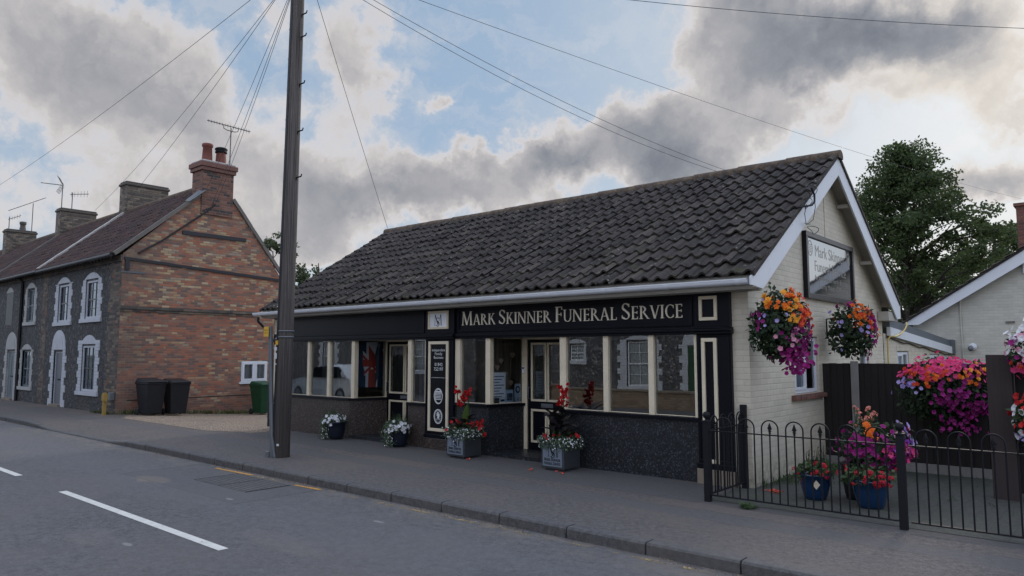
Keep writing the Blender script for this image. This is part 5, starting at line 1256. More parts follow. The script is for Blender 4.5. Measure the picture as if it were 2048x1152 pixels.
# ------------------------------------------------------------------ telegraph pole, marker post, wires
PX = lambda z: -11.065 + .0158 * z; PY = 6.8
pole = thing('telegraph_pole', 'tall weathered timber telegraph pole at the pavement edge', 'pole', (PX(0), PY, 0))
b = MB(); b.tube([(PX(z), PY, z) for z in [-.3 + i * .48 for i in range(21)]], [.134 - .0042 * i * .48 for i in range(21)], 18); b.build('shaft', M['pole'], pole)
CU = lambda z, o: (PX(z) - .78 * (.134 - .0042 * z + o), PY - .58 * (.134 - .0042 * z + o), z)
b = MB(); b.tube([CU(z, .012) for z in (.06, 1, 2, 3, 4, 5, 6, 7, 8, 9)], .036, 8); b.tube([CU(z, .0) + Vector((.05, -.06, 0)) if False else (CU(z, 0)[0] + .045, CU(z, 0)[1] - .04, z) for z in (.06, 1.5, 3, 4.5, 6, 7.5, 9)], .018, 6); b.build('cable_conduit', M['black_pipe'], pole)
for z in (7.74, 7.33, 6.47, 5.62, 4.80, 8.5):
    b = MB(); r = .134 - .0042 * z; p = Vector((PX(z), PY, z)); dr = Vector((.756, .1, .0)).normalized()
    b.tube([p + dr * r * .6, p + dr * (r + .12) + Vector((0, 0, .01)), p + dr * (r + .135) + Vector((0, 0, .05))], .012, 6); b.bar(p + dr * (r + .0) + Vector((0, 0, -.0)), p + dr * r * .9 + Vector((-.02, 0, -.13)), .018, .018); b.build('step_bolt', M['iron'], pole)
for z in (2.02, 2.12):
    b = MB(); b.lathe(PX(z), PY, [(.130, z), (.134, z), (.134, z + .025), (.130, z + .025)], 18); b.build('steel_band', M['galv'], pole)
b = MB()
for z in [.9 + i * .55 for i in range(14)]: x, y, _ = CU(z, .045); b.box(x - .012, x + .012, y - .012, y + .004, z, z + .018)
b.build('cable_clip', M['white_print'], pole)
b = MB()
for z0, z1 in ((1.66, 1.76), (1.80, 1.86), (1.56, 1.58)): b.box(PX(1.7) - .115, PX(1.7) - .055, PY - .142, PY - .130, z0, z1)
b.build('number_plate', M['white_print'], pole)
b = MB(); b.box(PX(2) - .10, PX(2) - .03, PY - .14, PY - .128, 1.90, 1.97); b.build('tag', M['sign_yellow'], pole)
b = MB(); b.prism([(PX(0) - .16, .0), (PX(0) + .03, .0), (PX(0) - .06, .34)], on_front(PY - .11), 0, .05); b.box(PX(0) - .19, PX(0) - .11, PY - .2, PY - .13, -.02, .10); b.build('cable_guard', M['galv'], pole, .01)
b = MB(); b.box(PX(0) + .05, PX(0) + .10, PY - .135, PY - .12, .2, .235); b.build('tag', M['white_print'], pole)
mp = thing('sign_post', 'slim grey steel post with a small yellow plate left of the telegraph pole', 'sign post', (-11.14, 6.67, 0))
b = MB(); b.tube([(-11.14, 6.67, -.1), (-11.325, 6.67, 2.22)], .038, 12); b.build('post', M['galv'], mp)
b = MB(); b.box(-11.425, -11.27, 6.60, 6.612, 2.04, 2.21); sg_ = b.build('sign_plate', M['sign_yellow'], mp, .003)
b = MB()
for i, (w, s) in enumerate(((.05, 0), (.06, 0))):
    sans(('Neighbourhood', 'Watch')[i], -11.348, 2.145 - i * .05, .03, b, on_front(6.5995), 0, width=(.12, .09)[i])
b.build('lettering', M['rubber'], sg_)
TOP = Vector((-10.93, 6.8, 8.78))
def wire(label, end, sag, off=(0, 0, 0), r=.0052, start=None):
    a = (start or TOP) + Vector(off); e = Vector(end); n = 26
    b = MB(); b.tube([a.lerp(e, i / n) - Vector((0, 0, sag * 4 * (i / n) * (1 - i / n))) for i in range(n + 1)], r, 5)
    tag(b.build('overhead_wire', M['wire'], None), label, 'overhead wire', 'overhead wires from the telegraph pole')
b = MB(); b.tube([(TOP.x, TOP.y, 8.72), (TOP.x, TOP.y, 8.80)], .17, 16); b.build('wire_ring', M['galv'], pole)
wire('overhead wire running far down to the left edge', WA, .25)
wire('overhead wire dropping to the ridge by the second chimney from the left', WB, .25, (.03, .05, 0))
wire('overhead wire dropping to the ridge left of the white mortar verge', WC, .22, (.04, .02, 0))
wire('overhead wire passing behind the pots of the red chimney', WD, .12, (0, .06, 0))
wire('overhead wire dropping in front of the red chimney, left one of two', (-22.24, 10.88, 6.5), .10, (.05, .03, 0))
wire('overhead wire dropping in front of the red chimney, right one of two', (-22.24, 11.0, 6.55), .18, (.08, .02, 0))
wire('steep overhead wire dropping to the left end of the shop ridge', (-15.42, 12.55, 5.2), .03, (.12, .02, 0))
wire('overhead wire crossing over the shop ridge, upper of the close pair', WF1, .32, (.1, .08, 0))
wire('overhead wire crossing over the shop ridge, lower of the close pair', WF2, .40, (.06, .08, -.06))
wire('long overhead wire running past the big tree to the right edge', WG, .5, (.14, .04, 0))
wire('overhead wire across the top right corner of the sky', WH, .25, (.16, 0, .02))

# ------------------------------------------------------------------ aerials
def aerial(label, base, top, tip0, tip1, n, el, style='yagi'):
    t_ = thing('tv_aerial', label, 'aerial', base, 'aerials on the chimneys'); base, top, tip0, tip1 = map(Vector, (base, top, tip0, tip1))
    b = MB(); b.tube([base, top], .020, 6); b.build('mast', M['alu'], t_)
    b = MB(); b.tube([tip0, tip1], .016, 6); b.build('boom', M['alu'], t_)
    ax = (tip1 - tip0).normalized(); s = ax.cross(Vector((0, 0, 1))).normalized() if style != 'v' else Vector((0, 0, 1))
    b = MB()
    for i in range(n):
        p = tip0.lerp(tip1, (i + .5) / n); b.tube([p - s * el * (1 - .3 * (1 - i / n)), p + s * el * (1 - .3 * (1 - i / n))], .007, 4)
    b.build('elements', M['alu'], t_)
    if style == 'grid':
        b = MB(); q = tip1
        for sg in (1, -1):
            for i in range(5): b.tube([q + s * .28 * (i / 2 - 1) + Vector((0, 0, .03 * sg)), q + s * .28 * (i / 2 - 1) + Vector((0, 0, .36 * sg)) - ax * .18], .007, 4)
            for i in range(4): b.tube([q - s * .28 + Vector((0, 0, (.03 + .11 * i) * sg)) - ax * .06 * i, q + s * .28 + Vector((0, 0, (.03 + .11 * i) * sg)) - ax * .06 * i], .007, 4)
        b.build('reflector', M['alu'], t_)
    return t_
aerial('long yagi aerial on a mast beside the red chimney pots', (-22.2, 11.42, 7.95), (-22.2, 11.42, 9.18), (-22.35, 10.68, 9.30), (-22.2, 12.1, 9.22), 16, .07, 'v')
b = MB(); b.tube([(-22.2, 11.15, 9.25), (-22.2, 11.17, 9.12), (-22.2, 11.3, 9.08), (-22.2, 11.55, 9.08), (-22.2, 11.66, 9.12), (-22.2, 11.68, 9.22)], .014, 5)
tag(b.build('aerial_cradle', M['alu']), 'thin curved cradle bracket under the long yagi aerial boom', 'bracket')
aerial('tall mesh-backed aerial behind the second chimney from the left', (-36.1, 10.75, 7.1), (-36.1, 10.75, 9.4), (-36.5, 10.0, 9.35), (-36.1, 10.75, 9.3), 7, .13, 'grid')
aerial('short stubby aerial on the second chimney from the left', (-35.9, 11.1, 7.6), (-35.9, 11.1, 9.0), (-35.9, 11.0, 8.9), (-35.7, 11.7, 9.0), 6, .16, 'v')
aerial('slanting aerial on the leftmost chimney, taller of the two there', (-43.0, 11.5, 7.9), (-43.0, 11.5, 9.55), (-43.3, 10.5, 9.05), (-42.8, 12.0, 9.9), 6, .14)
aerial('small aerial on the leftmost chimney, shorter of the two there', (-43.0, 10.5, 7.9), (-43.0, 10.5, 8.7), (-43.0, 10.45, 8.55), (-42.8, 10.95, 8.8), 5, .13, 'v')

# ------------------------------------------------------------------ bins and gas marker
def wheelie(label, x, y, z, m, rot, grp):
    r_ = thing('wheelie_bin', label, 'wheelie bin', (x, y, z), grp); r_.rotation_euler.z = rot
    def part(name, b, mm, par=r_, bev=.008):
        me_o = b.build(name, mm, None, bev, origin=(0, 0, 0)); me_o.parent = par; me_o.location = (0, 0, 0); WLOC[me_o] = Vector(); return me_o
    # local: front at +x
    b = MB(); lo = [(.24, -.22), (.24, .22), (-.20, .22), (-.20, -.22)]; hi = [(.34, -.28), (.34, .28), (-.34, .28), (-.34, -.28)]
    b.add([(u, v, .06) for u, v in lo] + [(u, v, .92) for u, v in hi], [(3,2,1,0),(0,1,5,4),(1,2,6,5),(2,3,7,6),(3,0,4,7),(4,5,6,7)])
    b.box(-.36, .36, -.295, .295, .90, .955); b.box(.22, .25, -.16, .16, .12, .16); body = part('body', b, m, bev=.02)
    b = MB(); b.add([(.39, -.30, .958), (.39, .30, .958), (-.36, .30, .958), (-.36, -.30, .958), (.37, -.28, 1.0), (.37, .28, 1.0), (-.30, .26, 1.075), (-.30, -.26, 1.075)], [(3,2,1,0),(0,1,5,4),(1,2,6,5),(2,3,7,6),(3,0,4,7),(4,5,6,7)]); part('lid', b, m, bev=.02)
    b = MB(); b.tube([(-.40, -.22, 1.0), (-.40, .22, 1.0)], .018, 8); b.box(-.41, -.34, -.2, -.17, .96, 1.02); b.box(-.41, -.34, .17, .2, .96, 1.02); part('handle', b, m)
    for s in (-1, 1):
        b = MB(); b.lathe(0, 0, [(0, -.03), (.08, -.03), (.10, -.02), (.10, .02), (.08, .03), (0, .03)], 16); b.v = [(-.26 + xx, s * .25 + zz, .10 + yy) for xx, yy, zz in b.v]; part('wheel', b, M['rubber'])
    return r_
BG = 'wheelie bins along the brick gable'
wheelie('charcoal wheelie bin nearest the cottage corner, left of the dark pair', -21.60, 8.98, -.03, M['grey_bin'], .10, BG)
wheelie('charcoal wheelie bin on the right of the dark pair', -21.50, 9.66, -.06, M['grey_bin'], -.06, BG)
wheelie('dark green wheelie bin under the white gable window', -21.55, 12.5, -.22, M['green_bin'], .04, BG)
gm = thing('marker_post', 'short yellow plastic marker post at the flint cottage corner', 'marker post', (-22.36, 8.02, 0))
b = MB(); b.box(-22.42, -22.30, 7.98, 8.06, -.02, .46); b.build('post', M['yellow_plastic'], gm, .012)
b = MB(); b.box(-22.45, -22.27, 7.965, 8.075, .40, .58); b.box(-22.42, -22.31, 7.97, 8.07, .58, .63); b.box(-22.27, -22.25, 7.99, 8.05, .36, .47); b.build('head', M['yellow_plastic'], gm, .015)

# ------------------------------------------------------------------ railings
def railing(name_label, P, along, n, sp, first, post_ends, z0=.08, zt=.83):
    """hooped panel: along = unit direction; hoop centres at first + i*sp"""
    P = Vector(P); A = Vector(along); Lp = first * 2 + sp * (n - 1)
    r_ = thing('hooped_railing', name_label, 'railing', P + A * Lp / 2)
    b = MB(); b.bar(P + A * .02 + Vector((0, 0, zt)), P + A * (Lp - .02) + Vector((0, 0, zt)), .034, .012); b.build('top_rail', M['iron'], r_)
    b = MB(); b.bar(P + A * .02 + Vector((0, 0, z0)), P + A * (Lp - .02) + Vector((0, 0, z0)), .034, .014); b.build('bottom_rail', M['iron'], r_)
    for i in range(n):
        c = P + A * (first + i * sp); r = .094
        b = MB(); q = [c - A * r + Vector((0, 0, z0)), c - A * r + Vector((0, 0, zt + .07))] + [c + A * (-r * math.cos(PI * k / 10)) + Vector((0, 0, zt + .07 + r * math.sin(PI * k / 10))) for k in range(1, 10)] + [c + A * r + Vector((0, 0, zt + .07)), c + A * r + Vector((0, 0, z0))]
        b.tube(q, .0085, 6); b.build('hoop', M['iron'], r_)
        b = MB(); b.tube([c + Vector((0, 0, z0)), c + Vector((0, 0, zt + .02))], .0085, 6); bo = b.build('bar', M['iron'], r_)
        b = MB(); pr = [(0, zt + .01), (.018, zt + .022), (.010, zt + .034), (.024, zt + .046), (.012, zt + .055), (.027, zt + .072), (.0, zt + .145)]
        b.lathe(c.x, c.y, [(rr, zz) for rr, zz in pr], 6); b.build('finial', M['iron'], bo)
    for t_, big in post_ends:
        p = P + A * t_; b = MB(); w = .036 if big else .026
        b.box(p.x - w, p.x + w, p.y - w, p.y + w, -.05, .93 if big < 2 else 1.08)
        if big == 1: b.box(p.x - w - .008, p.x + w + .008, p.y - w - .008, p.y + w + .008, .9302, .95); b.lathe(p.x, p.y, [(.02, .95), (.016, .97), (.036, .985), (.044, 1.015), (.034, 1.045), (.0, 1.06)], 12)
        b.build('post', M['iron'], r_, .004)
    return r_
railing('front hooped iron railing between the corner post and the ball-topped middle post', (-3.935, 8.12, 0), (1, 0, 0), 7, .275, .205, [(-.01, 1), (2.085, 1)])
railing('hooped iron railing running out of the right edge of the view', (-1.80, 8.12, 0), (1, 0, 0), 8, .28, .18, [(2.36, 1)])
railing('short hooped railing returning from the pavement to the shop wall', (-3.945, 8.17, 0), (0, 1, 0), 4, .25, .15, [(1.03, 2)])
# ------------------------------------------------------------------ dark fence, gate post
fe = thing('board_fence', 'dark brown close-boarded fence behind the garden', 'fence', (-.5, 12.1, 0))
b = MB(); x = -3.84; i = 0
while x < 4.0:
    j = rnd.uniform(-.004, .004); b.add([(x, 12.100 + j, .14), (x + .115, 12.082 + j, .14), (x + .115, 12.082 + j, 1.595 + j), (x, 12.100 + j, 1.595 + j), (x, 12.12, .14), (x + .115, 12.105, .14), (x + .115, 12.105, 1.595 + j), (x, 12.12, 1.595 + j)], [(0,1,2,3),(1,5,6,2),(3,2,6,7),(5,4,7,6),(4,0,3,7)]); x += .1
b.build('boards', M['fence'], fe)
b = MB(); b.box(-3.84, 4.0, 12.075, 12.125, -.05, .138); b.build('gravel_board', M['concrete'], fe, .006)
for px in (-3.345, -1.45, .5, 2.4):
    b = MB(); b.box(px - .055, px + .055, 12.03, 12.078, -.05, 1.63); b.build('post', M['concrete'], fe, .008)
gp = thing('gate_post', 'thick dark brown square timber post standing on the paving', 'post', (-1.27, 10.6, 0))
b = MB(); b.box(-1.40, -1.14, 10.5, 10.74, -.05, 1.735); b.build('shaft', M['sleeper'], gp, .008)
ga = thing('garden_gate', 'dark boarded gate panel to the right of the timber post', 'gate', (-.4, 10.66, 0))
b = MB(); x = -1.13
while x < .8: b.box(x, x + .105, 10.63, 10.655, .08, 1.70); x += .11
b.build('boards', M['fence'], ga, .004)
b = MB()
for z in (.3, .95, 1.5): b.box(-1.125, .8, 10.656, 10.70, z, z + .1)
b.build('ledge', M['fence'], ga)

# ------------------------------------------------------------------ planting
RV, FV, UV = Vector((.756, .655, 0)), Vector((.655, -.756, 0)), Vector((0, 0, 1))     # right along the street view, towards the street, up
def rdir():
    while True:
        v = Vector((rnd.uniform(-1, 1), rnd.uniform(-1, 1), rnd.uniform(-1, 1)))
        if .05 < v.length < 1: return v.normalized()
def leaf(b, p, d, n, L, w):
    d = d.normalized(); s = d.cross(n)
    if s.length < 1e-3: s = d.cross(Vector((.3, .5, .8)))
    s.normalize(); n2 = s.cross(d)
    b.add([p, p + d * L * .45 + s * w * .5 + n2 * L * .08, p + d * L, p + d * L * .45 - s * w * .5 + n2 * L * .08], [(0, 1, 2, 3)])
def petunia(b, p, n, r):
    n = n.normalized(); s = n.cross(Vector((.2, .3, .9)));  s = s.normalized() if s.length > .01 else Vector((1, 0, 0)); u = n.cross(s); o = len(b.v); a0 = rnd.uniform(0, 6)
    vs = [p - n * r * .30]
    for i in range(10):
        a = a0 + 2 * PI * i / 10; rr = r * (1.0 if i % 2 == 0 else .80); vs.append(p + (s * math.cos(a) + u * math.sin(a)) * rr + n * r * (.05 if i % 2 else -.06))
    b.add(vs, [(0, 1 + (2*i + 9) % 10, 1 + 2*i, 1 + (2*i + 1) % 10) for i in range(5)])
def begonia(b, p, n, r):
    n = n.normalized(); s = n.cross(Vector((.2, .3, .9))); s = s.normalized() if s.length > .01 else Vector((1, 0, 0)); u = n.cross(s)
    for k, (rr, h, t_) in enumerate(((1.0, 0, .10), (.74, .22, .2), (.46, .42, .3))):
        for i in range(5):
            a = 2 * PI * (i + .5 * k) / 5 + rnd.uniform(-.2, .2); d = s * math.cos(a) + u * math.sin(a); e = n.cross(d)
            b.add([p + n * h * r * .8, p + d * r * rr * .6 + e * r * .42 * rr + n * r * (h + t_ * .4), p + d * r * rr + n * r * (h + t_), p + d * r * rr * .6 - e * r * .42 * rr + n * r * (h + t_ * .4)], [(0, 1, 2, 3)])
def cluster(b, p, n, r):
    for i in range(14):
        d = (rdir() + n * .7).normalized(); q = p + d * r
        petunia(b, q, d, r * .42)
KIND = {'petunia': petunia, 'begonia': begonia, 'geranium': cluster}
def mass(root, c, rad, nleaf, leafsize, lm, zones, drop=0.0, shape=None, seed=1, fol='foliage'):
    """leafy mound with blossom of several colours; zones in (right, up) units of the radius"""
    rnd.seed(seed); c = Vector(c); rr, rf, ru = rad
    def surf(r, u, f, k): return c + RV * r * rr * k + FV * f * rf * k + UV * u * ru * k
    b = MB()
    lumps = [(rdir(), rnd.uniform(.82, 1.10)) for _ in range(18)]
    def lump(d): return max(.80, max(w_ - (1 - d.dot(q)) * 1.6 for q, w_ in lumps))
    for i in range(nleaf):
        d = rdir(); k = lump(d) * rnd.choice((1, 1, .93, .82, .65)) * rnd.uniform(.93, 1.05)
        p = surf(d.x, d.z, d.y, k); nn = (RV * d.x + FV * d.y + UV * (d.z + .35)).normalized()
        if rnd.random() < .12: p = surf(d.x, d.z, d.y, k * rnd.uniform(1.05, 1.22))
        leaf(b, p, (rdir() + nn * .35 - UV * .35), nn, leafsize * rnd.uniform(.6, 1.25), leafsize * rnd.uniform(.45, .75))
    b.build(fol, lm, root)
    bb = {}
    for colr, kind, n, (zr_, zu), (sr, su), size in zones:
        key = (colr, kind)
        if key not in bb: bb[key] = MB()
        for i in range(n):
            r = rnd.gauss(zr_, sr); u = rnd.gauss(zu, su); q = r * r + u * u
            if q > 1.05: k_ = math.sqrt(1.05 / q) * rnd.uniform(.92, 1.12); r *= k_; u *= k_; f = rnd.uniform(-.2, .35)
            else: f = math.sqrt(max(.02, 1.05 - q)) * (1 if rnd.random() < .9 else -1)
            p = surf(r, u, f, rnd.uniform(.97, 1.07)); nn = (RV * r / rr + FV * f / rf * 1.0 + UV * (u / ru * .6 + .25)).normalized()
            KIND[kind](bb[key], p, (nn + rdir() * .45).normalized(), size * rnd.uniform(.8, 1.2))
    for (colr, kind), b in bb.items():
        if b.v: b.build(kind + '_blossom', M['p_' + colr], root)
def bracket(root, y, z, reach):
    b = MB(); b.tube([(XG + .01, y, z - .3), (XG + .01, y, z), (XG + reach, y, z)], .012, 6); b.tube([(XG + .01, y, z - .25), (XG + reach * .6, y, z)], .009, 6)
    b.build('wall_bracket', M['iron'], root)
def basket_shell(root, c, r):
    b = MB(); b.lathe(c[0], c[1], [(r * .05, c[2] - r * .9), (r * .6, c[2] - r * .7), (r * .9, c[2] - r * .25), (r, c[2])], 16); b.build('basket_liner', M['rubber'], root)
BGp = 'hanging baskets on the gable wall'
hb = thing('hanging_basket', 'large hanging basket with orange begonias above a magenta cascade, left of the signboard', 'hanging basket', (-3.42, 9.22, 1.5), BGp)
basket_shell(hb, (-3.42, 9.22, 2.15), .26); bracket(hb, 9.45, 2.32, .34)
mass(hb, (-3.44, 9.18, 2.10), (.36, .36, .48), 2000, .078, M['leaf_dark'], [
    ('orange', 'begonia', 12, (-.1, .62), (.3, .16), .042), ('amber', 'begonia', 12, (.18, .50), (.22, .18), .046), ('orange', 'begonia', 18, (.40, .55), (.28, .22), .042), ('coral', 'begonia', 34, (.68, .42), (.24, .24), .040), ('amber', 'begonia', 3, (-.52, .66), (.06, .08), .055), ('orange', 'begonia', 4, (.45, .98), (.1, .05), .045),
    ('lilac', 'petunia', 6, (-.5, .12), (.28, .18), .028), ('magenta', 'petunia', 190, (.62, -.48), (.26, .34), .029), ('magenta', 'petunia', 26, (.22, -.86), (.22, .1), .036), ('magenta', 'petunia', 8, (-.85, .15), (.1, .12), .032), ('palepink', 'petunia', 8, (-.12, -.55), (.22, .16), .036), ('palepink', 'petunia', 4, (.1, -.18), (.2, .1), .03)], seed=3)
b = MB(); rnd.seed(33)
for i in range(95):
    q = Vector((-3.44, 9.18, 1.66)) + RV * rnd.gauss(.14, .10) + FV * rnd.gauss(.22, .06) + UV * rnd.uniform(-.16, .2); petunia(b, q, (FV + rdir() * .6 + UV * .2), .029 * rnd.uniform(.8, 1.15))
b.build('trailing_blossom', M['p_magenta'], hb)
hb2 = thing('hanging_basket', 'smaller hanging basket of orange, lilac and magenta flowers under the signboard corner', 'hanging basket', (-3.42, 12.2, 1.6), BGp)
basket_shell(hb2, (-3.42, 12.2, 2.15), .24); bracket(hb2, 12.4, 2.32, .34)
mass(hb2, (-3.42, 12.2, 2.10), (.36, .38, .46), 1300, .08, M['leaf_dark'], [
    ('orange', 'begonia', 32, (.12, .58), (.28, .2), .042), ('coral', 'begonia', 12, (.4, .35), (.2, .15), .045), ('magenta', 'petunia', 30, (.78, .45), (.14, .25), .038), ('magenta', 'petunia', 46, (.78, -.35), (.16, .4), .038), ('magenta', 'petunia', 8, (-.1, .95), (.25, .04), .034),
    ('lilac', 'petunia', 7, (-.72, .2), (.14, .35), .034), ('lilac', 'petunia', 5, (.1, .02), (.2, .12), .030), ('amber', 'begonia', 4, (.95, .0), (.05, .1), .045)], seed=5)
fp = thing('fence_trough', 'long trough of pink, amber and magenta flowers hung on the dark fence', 'flower trough', (-2.12, 11.95, .6))
b = MB(); b.box(-2.55, -1.72, 11.9, 12.06, 1.12, 1.34); b.build('trough', M['rubber'], fp, .02)
mass(fp, (-2.06, 11.92, 1.22), (.70, .32, .46), 2600, .075, M['leaf_dark'], [
    ('pink', 'petunia', 150, (.05, .80), (.5, .15), .032), ('coral', 'begonia', 24, (-.62, .42), (.22, .18), .040), ('orange', 'begonia', 18, (-.1, .42), (.3, .18), .038), ('amber', 'begonia', 20, (.62, .42), (.28, .18), .042),
    ('magenta', 'petunia', 16, (.1, .42), (.2, .15), .038), ('lilac', 'petunia', 14, (-.86, .22), (.1, .16), .034), ('magenta', 'petunia', 40, (-.15, -.2), (.2, .2), .040), ('magenta', 'petunia', 56, (.12, -.62), (.26, .25), .034), ('magenta', 'petunia', 12, (.55, -.3), (.25, .25), .038), ('pink', 'petunia', 40, (-.5, .62), (.25, .15), .038)], seed=8)
b = MB(); rnd.seed(9)
for i in range(55):
    q = Vector((-2.08, 11.92, .98)) + RV * rnd.gauss(.02, .17) + FV * rnd.gauss(.24, .05) + UV * rnd.uniform(-.36, .2); petunia(b, q, (FV + rdir() * .6 + UV * .2), .033)
b.build('trailing_blossom', M['p_magenta'], fp)
pb = thing('post_basket', 'basket of white, pink and purple petunias on top of the gate', 'flower basket', (-.85, 10.5, 1.5))
b = MB(); b.lathe(-.85, 10.45, [(.05, 1.4), (.2, 1.5), (.26, 1.66)], 14); b.build('basket_liner', M['rubber'], pb)
mass(pb, (-.85, 10.42, 1.80), (.34, .34, .34), 700, .07, M['leaf_dark'], [('white', 'petunia', 70, (-.5, .35), (.35, .35), .042), ('magenta', 'petunia', 40, (-.4, -.25), (.35, .3), .038), ('palepink', 'petunia', 30, (-.75, -.05), (.15, .3), .036), ('coral', 'begonia', 12, (-.3, -.65), (.3, .15), .045), ('pink', 'petunia', 50, (-.55, -.8), (.3, .12), .038)], seed=12)
pb2 = thing('post_basket', 'lower basket of red and white petunias hung on the gate', 'flower basket', (-.85, 10.4, .75))
b = MB(); b.lathe(-.85, 10.42, [(.05, .7), (.2, .8), (.25, .95)], 14); b.build('basket_liner', M['rubber'], pb2)
mass(pb2, (-.85, 10.4, 1.0), (.34, .30, .36), 600, .07, M['leaf_mid'], [('red', 'petunia', 60, (-.5, .2), (.35, .4), .042), ('white', 'petunia', 40, (-.5, -.35), (.35, .35), .042), ('lilac', 'petunia', 20, (-.6, -.65), (.3, .2), .038)], seed=13)

def pot(root, x, y, r, h, m, name='pot', z=0.0, belly=.92):
    b = MB(); b.lathe(x, y, [(0, z), (r * .62, z), (r * .74, z + h * .15), (r * belly, z + h * .6), (r * .96, z + h * .9), (r * 1.06, z + h * .93), (r * 1.06, z + h), (r * .92, z + h), (r * .9, z + h * .9), (0, z + h * .88)], 28); return b.build(name, m, root)
GG = 'planted pots in the railed garden'
g1 = thing('flower_pot', 'blue glazed pot of red geraniums nearest the shop wall, with a pale diamond on it', 'flower pot', (-3.02, 9.08, 0), GG)
po = pot(g1, -3.02, 9.08, .185, .31, M['blue_glaze'])
b = MB(); dp = Vector((-3.02, 9.08, .20)) + FV * .176 - RV * .06; b.add([dp - RV * .045, dp - UV * .055, dp + RV * .045, dp + UV * .055], [(0, 1, 2, 3)]); b.build('diamond_motif', M['cream_paint'], po)
mass(g1, (-3.0, 9.08, .36), (.24, .22, .10), 420, .065, M['leaf_mid'], [('geranium', 'geranium', 13, (0, .1), (.6, .5), .026)], seed=21)
b = MB(); rnd.seed(4)
for i in range(34):
    q = Vector((-3.0, 9.08, .4)) + RV * rnd.gauss(.02, .09) + FV * rnd.gauss(0, .08); t_ = q + UV * rnd.uniform(.08, .2) + rdir() * .03; b.tube([q, t_], .003, 3, caps=False); leaf(b, t_, rdir(), UV, .03, .02)
b.build('seed_stem', M['leaf_dark'], g1)
g2 = thing('flower_pot', 'blue glazed pot of red geraniums on the right, nearest the railing middle post', 'flower pot', (-2.38, 9.0, 0), GG)
pot(g2, -2.38, 9.0, .20, .32, M['blue_glaze'])
mass(g2, (-2.40, 9.0, .36), (.30, .25, .12), 420, .065, M['leaf_mid'], [('geranium', 'geranium', 26, (0, .15), (.6, .5), .028), ('geranium', 'geranium', 6, (-.1, -.6), (.3, .15), .028)], seed=22)
g3 = thing('flower_pot', 'tall dark pot with a big mixed mound of magenta, lilac and peach flowers', 'flower pot', (-2.60, 9.42, 0), GG)
pot(g3, -2.66, 9.40, .15, .44, M['rubber'])
mass(g3, (-2.42, 9.40, .66), (.42, .36, .30), 1000, .075, M['leaf_dark'], [('magenta', 'petunia', 110, (.15, -.2), (.5, .45), .034), ('pink', 'petunia', 30, (.5, -.4), (.4, .35), .034), ('magenta', 'petunia', 34, (-.75, .1), (.16, .3), .036), ('lilac', 'petunia', 20, (.82, .4), (.15, .25), .034), ('purple', 'petunia', 14, (.6, .2), (.3, .3), .036), ('orange', 'begonia', 9, (-.38, .62), (.08, .18), .042), ('palepink', 'petunia', 12, (.6, .5), (.2, .25), .034), ('geranium', 'geranium', 10, (-.3, -.8), (.4, .1), .028)], seed=23)
b = MB(); b2 = MB(); rnd.seed(24)
for i in range(26):
    q = Vector((-2.50, 9.42, .86)) + RV * rnd.gauss(0, .09) + FV * rnd.gauss(0, .07); t_ = q + UV * rnd.uniform(.04, .24) + rdir() * .04; b.tube([q, t_], .004, 3, caps=False); cluster(b2, t_, UV, .022)
    for _ in range(5): leaf(b, q.lerp(t_, rnd.random()), rdir() + UV * .3, UV, .05, .025)
b.build('flower_stem', M['leaf_mid'], g3); b2.build('snapdragon_blossom', M['p_peach'], g3)

def trailer(root, pts, n, m_leaf, m_fl, drop, seed):
    rnd.seed(seed); b = MB(); b2 = MB()
    for i in range(n):
        k = rnd.randrange(len(pts) - 1); p = Vector(pts[k]).lerp(Vector(pts[k + 1]), rnd.random()); h = rnd.random() ** 1.8 * drop
        q = p + Vector((rnd.gauss(0, .025), rnd.gauss(0, .025), .06 - h + rnd.gauss(0, .02))); leaf(b, q, rdir() - UV * .3, rdir(), .035 * rnd.uniform(.7, 1.3), .022)
        if rnd.random() < .10: petunia(b2, q + FV * .02 + rdir() * .015, (FV + UV * .4 + rdir() * .6), .0125)
    b.build('trailing_foliage', m_leaf, root); b2.build('bacopa_blossom', m_fl, root)
def canna_leaf(b, p, d, L, w, bend):
    d = Vector(d).normalized(); s = d.cross(UV).normalized(); vs = []; n = 8; q = Vector(p); dd = d.copy()
    for i in range(n + 1):
        f = i / n; wd = w * math.sin(PI * min(1, .06 + f * .94)) ** .7 * (1 - .25 * f)
        nn = s.cross(dd).normalized(); vs += [q - s * wd + nn * wd * .35, q, q + s * wd + nn * wd * .35]
        q = q + dd * L / n; dd = (dd - UV * bend / n).normalized()
    b.add(vs, [(i*3 + k, i*3 + k + 1, i*3 + k + 4, i*3 + k + 3) for i in range(n) for k in (0, 1)], 0, True)
def spike(b, p, h, n, r):
    for i in range(n):
        q = Vector(p) + UV * h * i / n + rdir() * r; d = (rdir() + UV * .3)
        for _ in range(4): leaf(b, q, d + rdir() * .8, rdir(), .07, .05)
